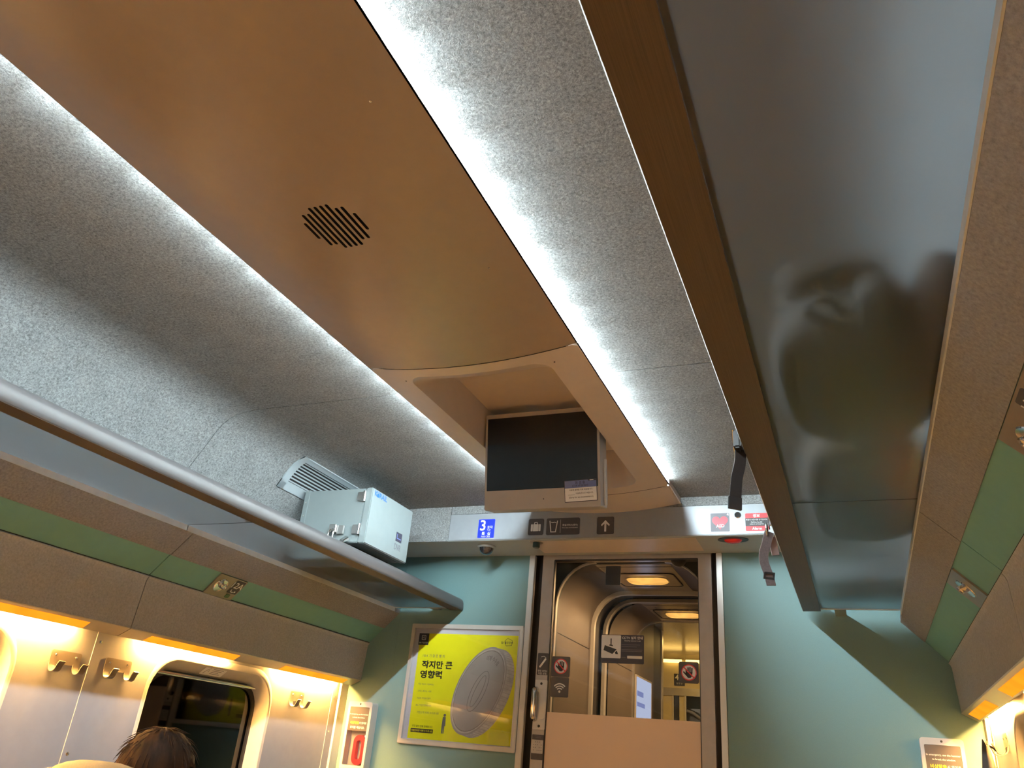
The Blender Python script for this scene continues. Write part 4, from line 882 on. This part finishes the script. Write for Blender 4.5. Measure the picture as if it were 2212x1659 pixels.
for xa, xb in ((-.605, -.447), (-.412, -.20)):
    r = empty('far_ceiling_tube', ((xa + xb) / 2, 6.96, 1.975), 'bright yellow tube lamp far behind the door glass, %s' % ('left of the pair' if xa < -.5 else 'right of the pair'), 'lamp', 'tube lamps in the next coach')
    mk('tube', tube([(xa, 6.96, 1.985), (xb, 6.96, 1.985)], .014, 10), 'far_tube', r, 60); mk('cap', bx(xa - .004, 6.955, 1.985, xa, 6.975, 2.02), 'steel', r); mk('bracket', bx(xa, 6.974, 1.995, xb, 6.999, 2.004), 'steel', r)
ff = Fr((.03, 6.25, 2.0448), (1, 0, 0), (0, -1, 0)); r = empty('vestibule_lamp', ff(0, 0), 'small amber spot lamp on the far ceiling at the right edge of the door glass', 'lamp')
mk('lens', lathe([(.07, 0), (.06, .012), (0, .016)], ff, 20), 'far_tube', r, 60); mk('rim', lathe([(.085, 0), (.084, .004), (.071, .005), (.071, 0)], ff, 20), 'chrome', r, 60)
F4 = FYm(6.9995); r = sign('far_car_sign', 'dark sign with a white 4 on the far yellow wall behind the door glass', 'sign', F4, -.520, 1.793, -.430, 1.888, .004, 'navy', t=.002)
text(r, '4', F4, -.496, 1.860, 'white', h=.045, c=.003, bold=.015); text(r, '호차', F4, -.462, 1.85, 'white', w=.03, c=.003); text(r, '일 반 실', F4, -.475, 1.812, 'white', w=.05, c=.003)
r = empty('wall_display', (-.361, 5.24, .9), 'bright bluish white lit display panel on the wall behind the door glass', 'display')
mk('screen', bx(-.3618, 5.055, .95, -.355, 5.455, 1.645), 'display', r); mk('bezel', plate([rect(5.045, .94, 5.465, 1.655), rect(5.055, .95, 5.455, 1.645)], lambda a, b, c=0.: V((-.3618 + c, a, b)), 0, .009), 'alu', r)
fdsp = lambda a, b, c=0.: V((-.355 + c, a, b))
gfx(r, 'print_lines', [rect(5.08, 1.535, 5.24, 1.565), rect(5.08, 1.475, 5.28, 1.50), rect(5.08, 1.35, 5.16, 1.368), rect(5.09, 1.31, 5.20, 1.322), rect(5.33, 1.29, 5.36, 1.33)], fdsp, emis('display print', (.34, .40, .85), .62), .0005)
gfx(r, 'button_print', [rr(5.32, 1.17, 5.38, 1.25, .01)], fdsp, emis('display grey print', (.45, .50, .75), .62), .0005)
ld = bpy.data.lights.new('tube_glow', 'AREA'); ld.shape = 'RECTANGLE'; ld.size = .5; ld.size_y = .5; ld.energy = 5; ld.color = (1, .62, .2)
lo_ = bpy.data.objects.new('far_lamp', ld); COL.objects.link(lo_); lo_.location = (-.2, 6.3, 2.03)
# ================================================================== BAGS ON THE RIGHT RACK
def softbox(cx, cy, cz, hx, hy, hz, e=.35, n=14, noise=.0, sd=0):
    bm = bmesh.new(); rnd = random.Random(sd); ph = [rnd.uniform(0, 6) for _ in range(6)]
    bmesh.ops.create_uvsphere(bm, u_segments=2 * n, v_segments=n, radius=1)
    sp = lambda v: math.copysign(abs(v) ** e, v)
    for v in bm.verts:
        x, y, z = v.co; k = 1 + noise * (math.sin(3 * x + ph[0]) * math.sin(2.5 * y + ph[1]) + .5 * math.sin(5 * z + ph[2] + 4 * y))
        v.co = V((cx + hx * sp(x) * k, cy + hy * sp(y) * k, cz + hz * sp(z) * (k if z > 0 else 1)))
    return bm
r = empty('backpack', (.97, 1.24, 1.7235), 'dark backpack lying on the right luggage rack with a black strap hanging over', 'bag')
mk('body', softbox(.97, 1.36, 1.81, .135, .25, .085, .6, 14, .05, 1), 'bag', r, 60); mk('front_pocket', softbox(.95, 1.22, 1.880, .09, .16, .03, .55, 10, .06, 2), 'bag', r, 60)
mk('side_pocket', softbox(.995, 1.10, 1.775, .035, .075, .045, .8, 10), 'bag', r, 60); mk('side_pocket', softbox(1.075, 1.08, 1.775, .03, .09, .045, .8, 10), 'bag', r, 60)
mk('carry_loop', tube(crv([(.90, 1.14, 1.80), (.90, 1.085, 1.785), (.92, 1.065, 1.775), (.94, 1.085, 1.785), (.94, 1.14, 1.80)], 4), .007, 8), 'strap', r, 60)
mk('zip', tube(crv([(.87, 1.05, 1.875), (.862, 1.2, 1.885), (.864, 1.4, 1.882), (.885, 1.5, 1.87)], 5), .003, 6), 'steel', r, 60)
st = mk('strap', ribbon(crv([(.738, 1.565, 1.722), (.735, 1.566, 1.69), (.728, 1.560, 1.655), (.724, 1.552, 1.60)], 5), (.85, .5, .0), .024, .003, ribbon(crv([(.86, 1.47, 1.86), (.80, 1.52, 1.80), (.758, 1.55, 1.7705), (.740, 1.565, 1.752), (.7385, 1.568, 1.72)], 5), (0, 1, .1), .026, .003)), 'strap', r, 60)
mk('buckle', box(bmesh.new(), .727, 1.535, 1.716, .7425, 1.60, 1.757, bev=.004), 'black', st, 40); mk('strap_end', ribbon([(.7245, 1.553, 1.615), (.7235, 1.551, 1.590)], (.85, .5, 0), .027, .006), 'black', st, 40)
mk('buckle_edge', tube(crv([(.7265, 1.54, 1.757), (.7255, 1.55, 1.742), (.7255, 1.565, 1.722), (.727, 1.575, 1.714)], 4), .0022, 6), 'chrome', st, 60)
r = empty('duffel_bag', (.97, 2.0, 1.7235), 'brown duffel bag on the right luggage rack with a taupe strap dangling below', 'bag')
mk('body', softbox(.975, 2.01, 1.83, .14, .36, .105, .6, 14, .03, 5), 'bag2', r, 60); mk('zip', tube(crv([(.97, 1.68, 1.925), (.972, 1.85, 1.937), (.975, 2.0, 1.938), (.97, 2.28, 1.925)], 5), .003, 6), 'steel', r, 60)
for y in (1.85, 2.1): mk('handle', tube(crv([(.90, y, 1.92), (.915, y + .03, 1.965), (.95, y + .06, 1.98), (1.0, y + .03, 1.965), (1.03, y, 1.92)], 4), .008, 8), 'strap', r, 60)
st = mk('strap', ribbon(crv([(.739, 2.104, 1.700), (.730, 2.102, 1.668), (.722, 2.101, 1.640), (.7225, 2.10, 1.618), (.732, 2.098, 1.585), (.737, 2.095, 1.558)], 5), (.9, .42, -.1), .024, .0025, ribbon(crv([(.84, 2.12, 1.86), (.79, 2.12, 1.79), (.755, 2.11, 1.768), (.740, 2.105, 1.742), (.7395, 2.103, 1.71)], 5), (0, 1, .0), .024, .0025)), 'taupe_strap', r, 60)
mk('ring', tube([(.733 + .0, 2.105 + .013 * math.cos(t), 1.705 + .017 * math.sin(t)) for t in [2 * math.pi * i / 20 for i in range(20)]], .0028, 8, closed=True), 'chrome', st, 60)
mk('slider', plate([rr(-.014, -.009, .014, .009, .002), rr(-.010, -.004, .010, .004, .001)], Fr((.7325, 2.0965, 1.583), (.9, .42, 0), (.15, 0, 1)), -.001, .003), 'black', st)
mk('tag', ribbon(crv([(.742, 2.12, 1.69), (.746, 2.13, 1.668), (.749, 2.133, 1.645)], 4), (.9, .42, .3), .020, .003), 'pink', st, 60)
# coat on the right hook
r = empty('hanging_coat', (1.27, 2.97, .55), 'grey coat hanging from the hook at the right edge', 'coat')
bm = bmesh.new(); rows = []; n = 28
for k in range(12):
    t = k / 11; z = 1.272 - t * .70; hw = .050 + .14 * min(1, t * 2.2) ** .8 + .03 * t; dp = .006 + .045 * min(1, t * 2)
    row = []
    for i in range(n):
        a = 2 * math.pi * i / n; fold = 1 + .10 * math.sin(5 * a + .6 * t) * t
        row.append(bm.verts.new((1.256 - dp * math.cos(a) * fold + .0, 2.965 + hw * math.sin(a) * fold, z + .012 * math.cos(2 * a) * (1 - t))))
    rows.append(row)
for A, B in zip(rows, rows[1:]):
    for i in range(n): bm.faces.new((A[i], A[(i + 1) % n], B[(i + 1) % n], B[i]))
bm.faces.new(rows[0]); bm.faces.new(rows[-1]); mk('cloth', bm, 'grey_cloth', r, 70)
mk('loop', tube(crv([(1.256, 2.930, 1.268), (1.270, 2.935, 1.262), (1.280, 2.942, 1.252), (1.270, 2.950, 1.262), (1.256, 2.955, 1.268)], 4), .0025, 6), 'strap', r, 60)
# ================================================================== SEAT AND PASSENGER
SX, SYb = -.93, 1.62
r = empty('train_seat', (SX, SYb + .3, FLOOR), 'dark fabric train seat with beige headrest cover in front of the left window', 'seat')
mk('cushion', softbox(SX, SYb + .40, .175, .22, .26, .085, .4, 12), 'seat', r, 60)
mk('backrest', softbox(SX, SYb + .07, .62, .235, .075, .37, .35, 14), 'seat', r, 60)
mk('headrest_cover', softbox(SX, SYb + .075, .895, .185, .085, .118, .75, 14), 'cover', r, 60)
for s in (-1, 1):
    a = mk('armrest', softbox(SX + s * .265, SYb + .36, .44, .032, .22, .03, .4, 10), 'black', r, 60); mk('armrest_panel', bx(SX + s * .265 - .015, SYb + .16, .12, SX + s * .265 + .015, SYb + .54, .43, bev=.008), 'seat', r, 40)
mk('pedestal', bx(SX - .18, SYb + .15, FLOOR, SX + .18, SYb + .5, .19, bev=.02), 'black', r, 40)
p = empty('person', (SX, SYb + .3, FLOOR), 'brown haired passenger in a dark jacket seated by the left window', 'person')
HX, HY, HZ = -.935, 1.905, .985
J = {'pel': ((SX, SYb + .33, .40), .135), 'wst': ((SX, SYb + .31, .55), .125), 'chs': ((SX, SYb + .31, .70), .14), 'nkb': ((SX, SYb + .32, .80), .065), 'nk': ((HX, HY - .012, .865), .052), 'jaw': ((HX, HY + .02, .915), .058), 'hd': ((HX, HY, .985), .079), 'crn': ((HX, HY - .012, 1.045), .062), 'nose': ((HX, HY + .088, .965), .012),
     'fm': ((HX, HY + .055, .965), .04)}
E_ = [('pel', 'wst'), ('wst', 'chs'), ('chs', 'nkb'), ('nkb', 'nk'), ('nk', 'jaw'), ('jaw', 'hd'), ('hd', 'crn'), ('hd', 'fm'), ('fm', 'nose')]
for s, q in ((-1, 'l'), (1, 'r')):
    J['sh' + q] = ((SX + s * .16, SYb + .31, .745), .06); J['el' + q] = ((SX + s * .175, SYb + .36, .50), .044); J['wr' + q] = ((SX + s * .12, SYb + .50, .42), .029); J['hn' + q] = ((SX + s * .07, SYb + .56, .42), .03)
    J['hp' + q] = ((SX + s * .10, SYb + .33, .39), .095); J['kn' + q] = ((SX + s * .12, SYb + .76, .39), .066); J['an' + q] = ((SX + s * .12, SYb + .80, -.03), .042); J['to' + q] = ((SX + s * .13, SYb + .95, -.085), .034)
    E_ += [('chs', 'sh' + q), ('sh' + q, 'el' + q), ('el' + q, 'wr' + q), ('wr' + q, 'hn' + q), ('pel', 'hp' + q), ('hp' + q, 'kn' + q), ('kn' + q, 'an' + q), ('an' + q, 'to' + q)]
    for i in range(5):
        a = ((SX + s * (.055 - .0), SYb + .575, .42 + .0)); th = (i - 1.5) * .016
        if i < 4:
            J['f1%d' % i + q] = ((SX + s * .045, SYb + .575 + .0, .425 - th), .0085); J['f2%d' % i + q] = ((SX + s * (.022 - .004 * abs(i - 1.5)), SYb + .572, .425 - th), .0075); E_ += [('hn' + q, 'f1%d' % i + q), ('f1%d' % i + q, 'f2%d' % i + q)]
        else:
            J['f1t' + q] = ((SX + s * .075, SYb + .575, .46), .010); J['f2t' + q] = ((SX + s * .055, SYb + .585, .478), .008); E_ += [('hn' + q, 'f1t' + q), ('f1t' + q, 'f2t' + q)]
ks = list(J); off = p.location
me = bpy.data.meshes.new('body'); me.from_pydata([V(J[k_][0]) - off for k_ in ks], [(ks.index(a), ks.index(b)) for a, b in E_], [])
bo = bpy.data.objects.new('body', me); COL.objects.link(bo); bo.modifiers.new('s', 'SKIN'); sv = me.skin_vertices[0].data
for i, k_ in enumerate(ks): sv[i].radius = (J[k_][1],) * 2; sv[i].use_root = (k_ == 'pel')
sb = bo.modifiers.new('u', 'SUBSURF'); sb.levels = 2; sb.render_levels = 2
bpy.context.view_layer.update()
me2 = bpy.data.meshes.new_from_object(bo.evaluated_get(bpy.context.evaluated_depsgraph_get())); bo.modifiers.clear(); bo.data = me2; bo.parent = p; me2.name = 'body'
me2.materials.clear(); me2.materials.append(M['skin']); me2.materials.append(M['coat'])
for po in me2.polygons: po.use_smooth = True; po.material_index = 1 if (po.center + off).z < .83 and not ((po.center + off).y > SYb + .50 and .36 < (po.center + off).z < .50 and abs((po.center + off).x - SX) < .10) else 0
# hair: a cap of locks over the skull
bm = bmesh.new(); bmesh.ops.create_uvsphere(bm, u_segments=64, v_segments=40, radius=1)
dl = []
for v in bm.verts:
    x, y, z = v.co; a = math.atan2(x, y); lk = .5 + .5 * math.sin(19 * a + 5 * math.sin(4 * z + 2 * a)); lk2 = math.sin(41 * a + 9 * z)
    k = 1 + .028 * lk * (1 - abs(z)) ** .3 + .010 * lk2 + .02 * math.sin(3 * a + 1.3)
    lim = .15 if y > .35 else (-.95 if y < .1 else -.55)
    if z < lim: dl.append(v)
    v.co = V((HX + .093 * x * k, HY - .012 + .110 * y * k, .995 + .111 * (z if z > 0 else z * 1.25) * (k if z < .9 else 1 + (k - 1) * .3)))
bmesh.ops.delete(bm, geom=dl, context='VERTS'); mk('hair', bm, 'hair', p, 70)
bm = bmesh.new(); rnd = random.Random(4)
for i in range(140):  # loose strands standing off the cap
    a = rnd.uniform(0, 2 * math.pi); e = rnd.uniform(.15, 1.45); d = V((math.cos(e) * math.sin(a) * .093, math.cos(e) * math.cos(a) * .110, math.sin(e) * .111)); c = V((HX, HY - .012, .995))
    t = d.cross(V((0, 0, 1))).normalized().cross(d).normalized() * -1; n_ = d.normalized()
    tube([c + d * 1.0, c + d * 1.04 + t * .02, c + d * 1.035 + t * .045], [.0016, .0013, .0004], 4, bm)
o = mk('loose_strands', bm, 'hair', p, 70); o['kind'] = 'stuff'
for s in (-1, 1): mk('eye', lathe([(.011, 0), (.009, .005), (.004, .008), (0, .0085)], Fr((HX + s * .030, HY + .074, .985), (1, 0, 0), (0, 0, 1) if 0 else (0, 0, -1)), 12), 'white', p, 60); mk('ear', softbox(HX + s * .082, HY - .005, .965, .010, .022, .032, .8, 8), 'skin', p, 60)
mk('mouth', tube(crv([(HX - .022, HY + .080, .930), (HX, HY + .088, .931), (HX + .022, HY + .080, .930)], 4), .004, 6), mat('lips', (.45, .18, .15), .5), p, 60)
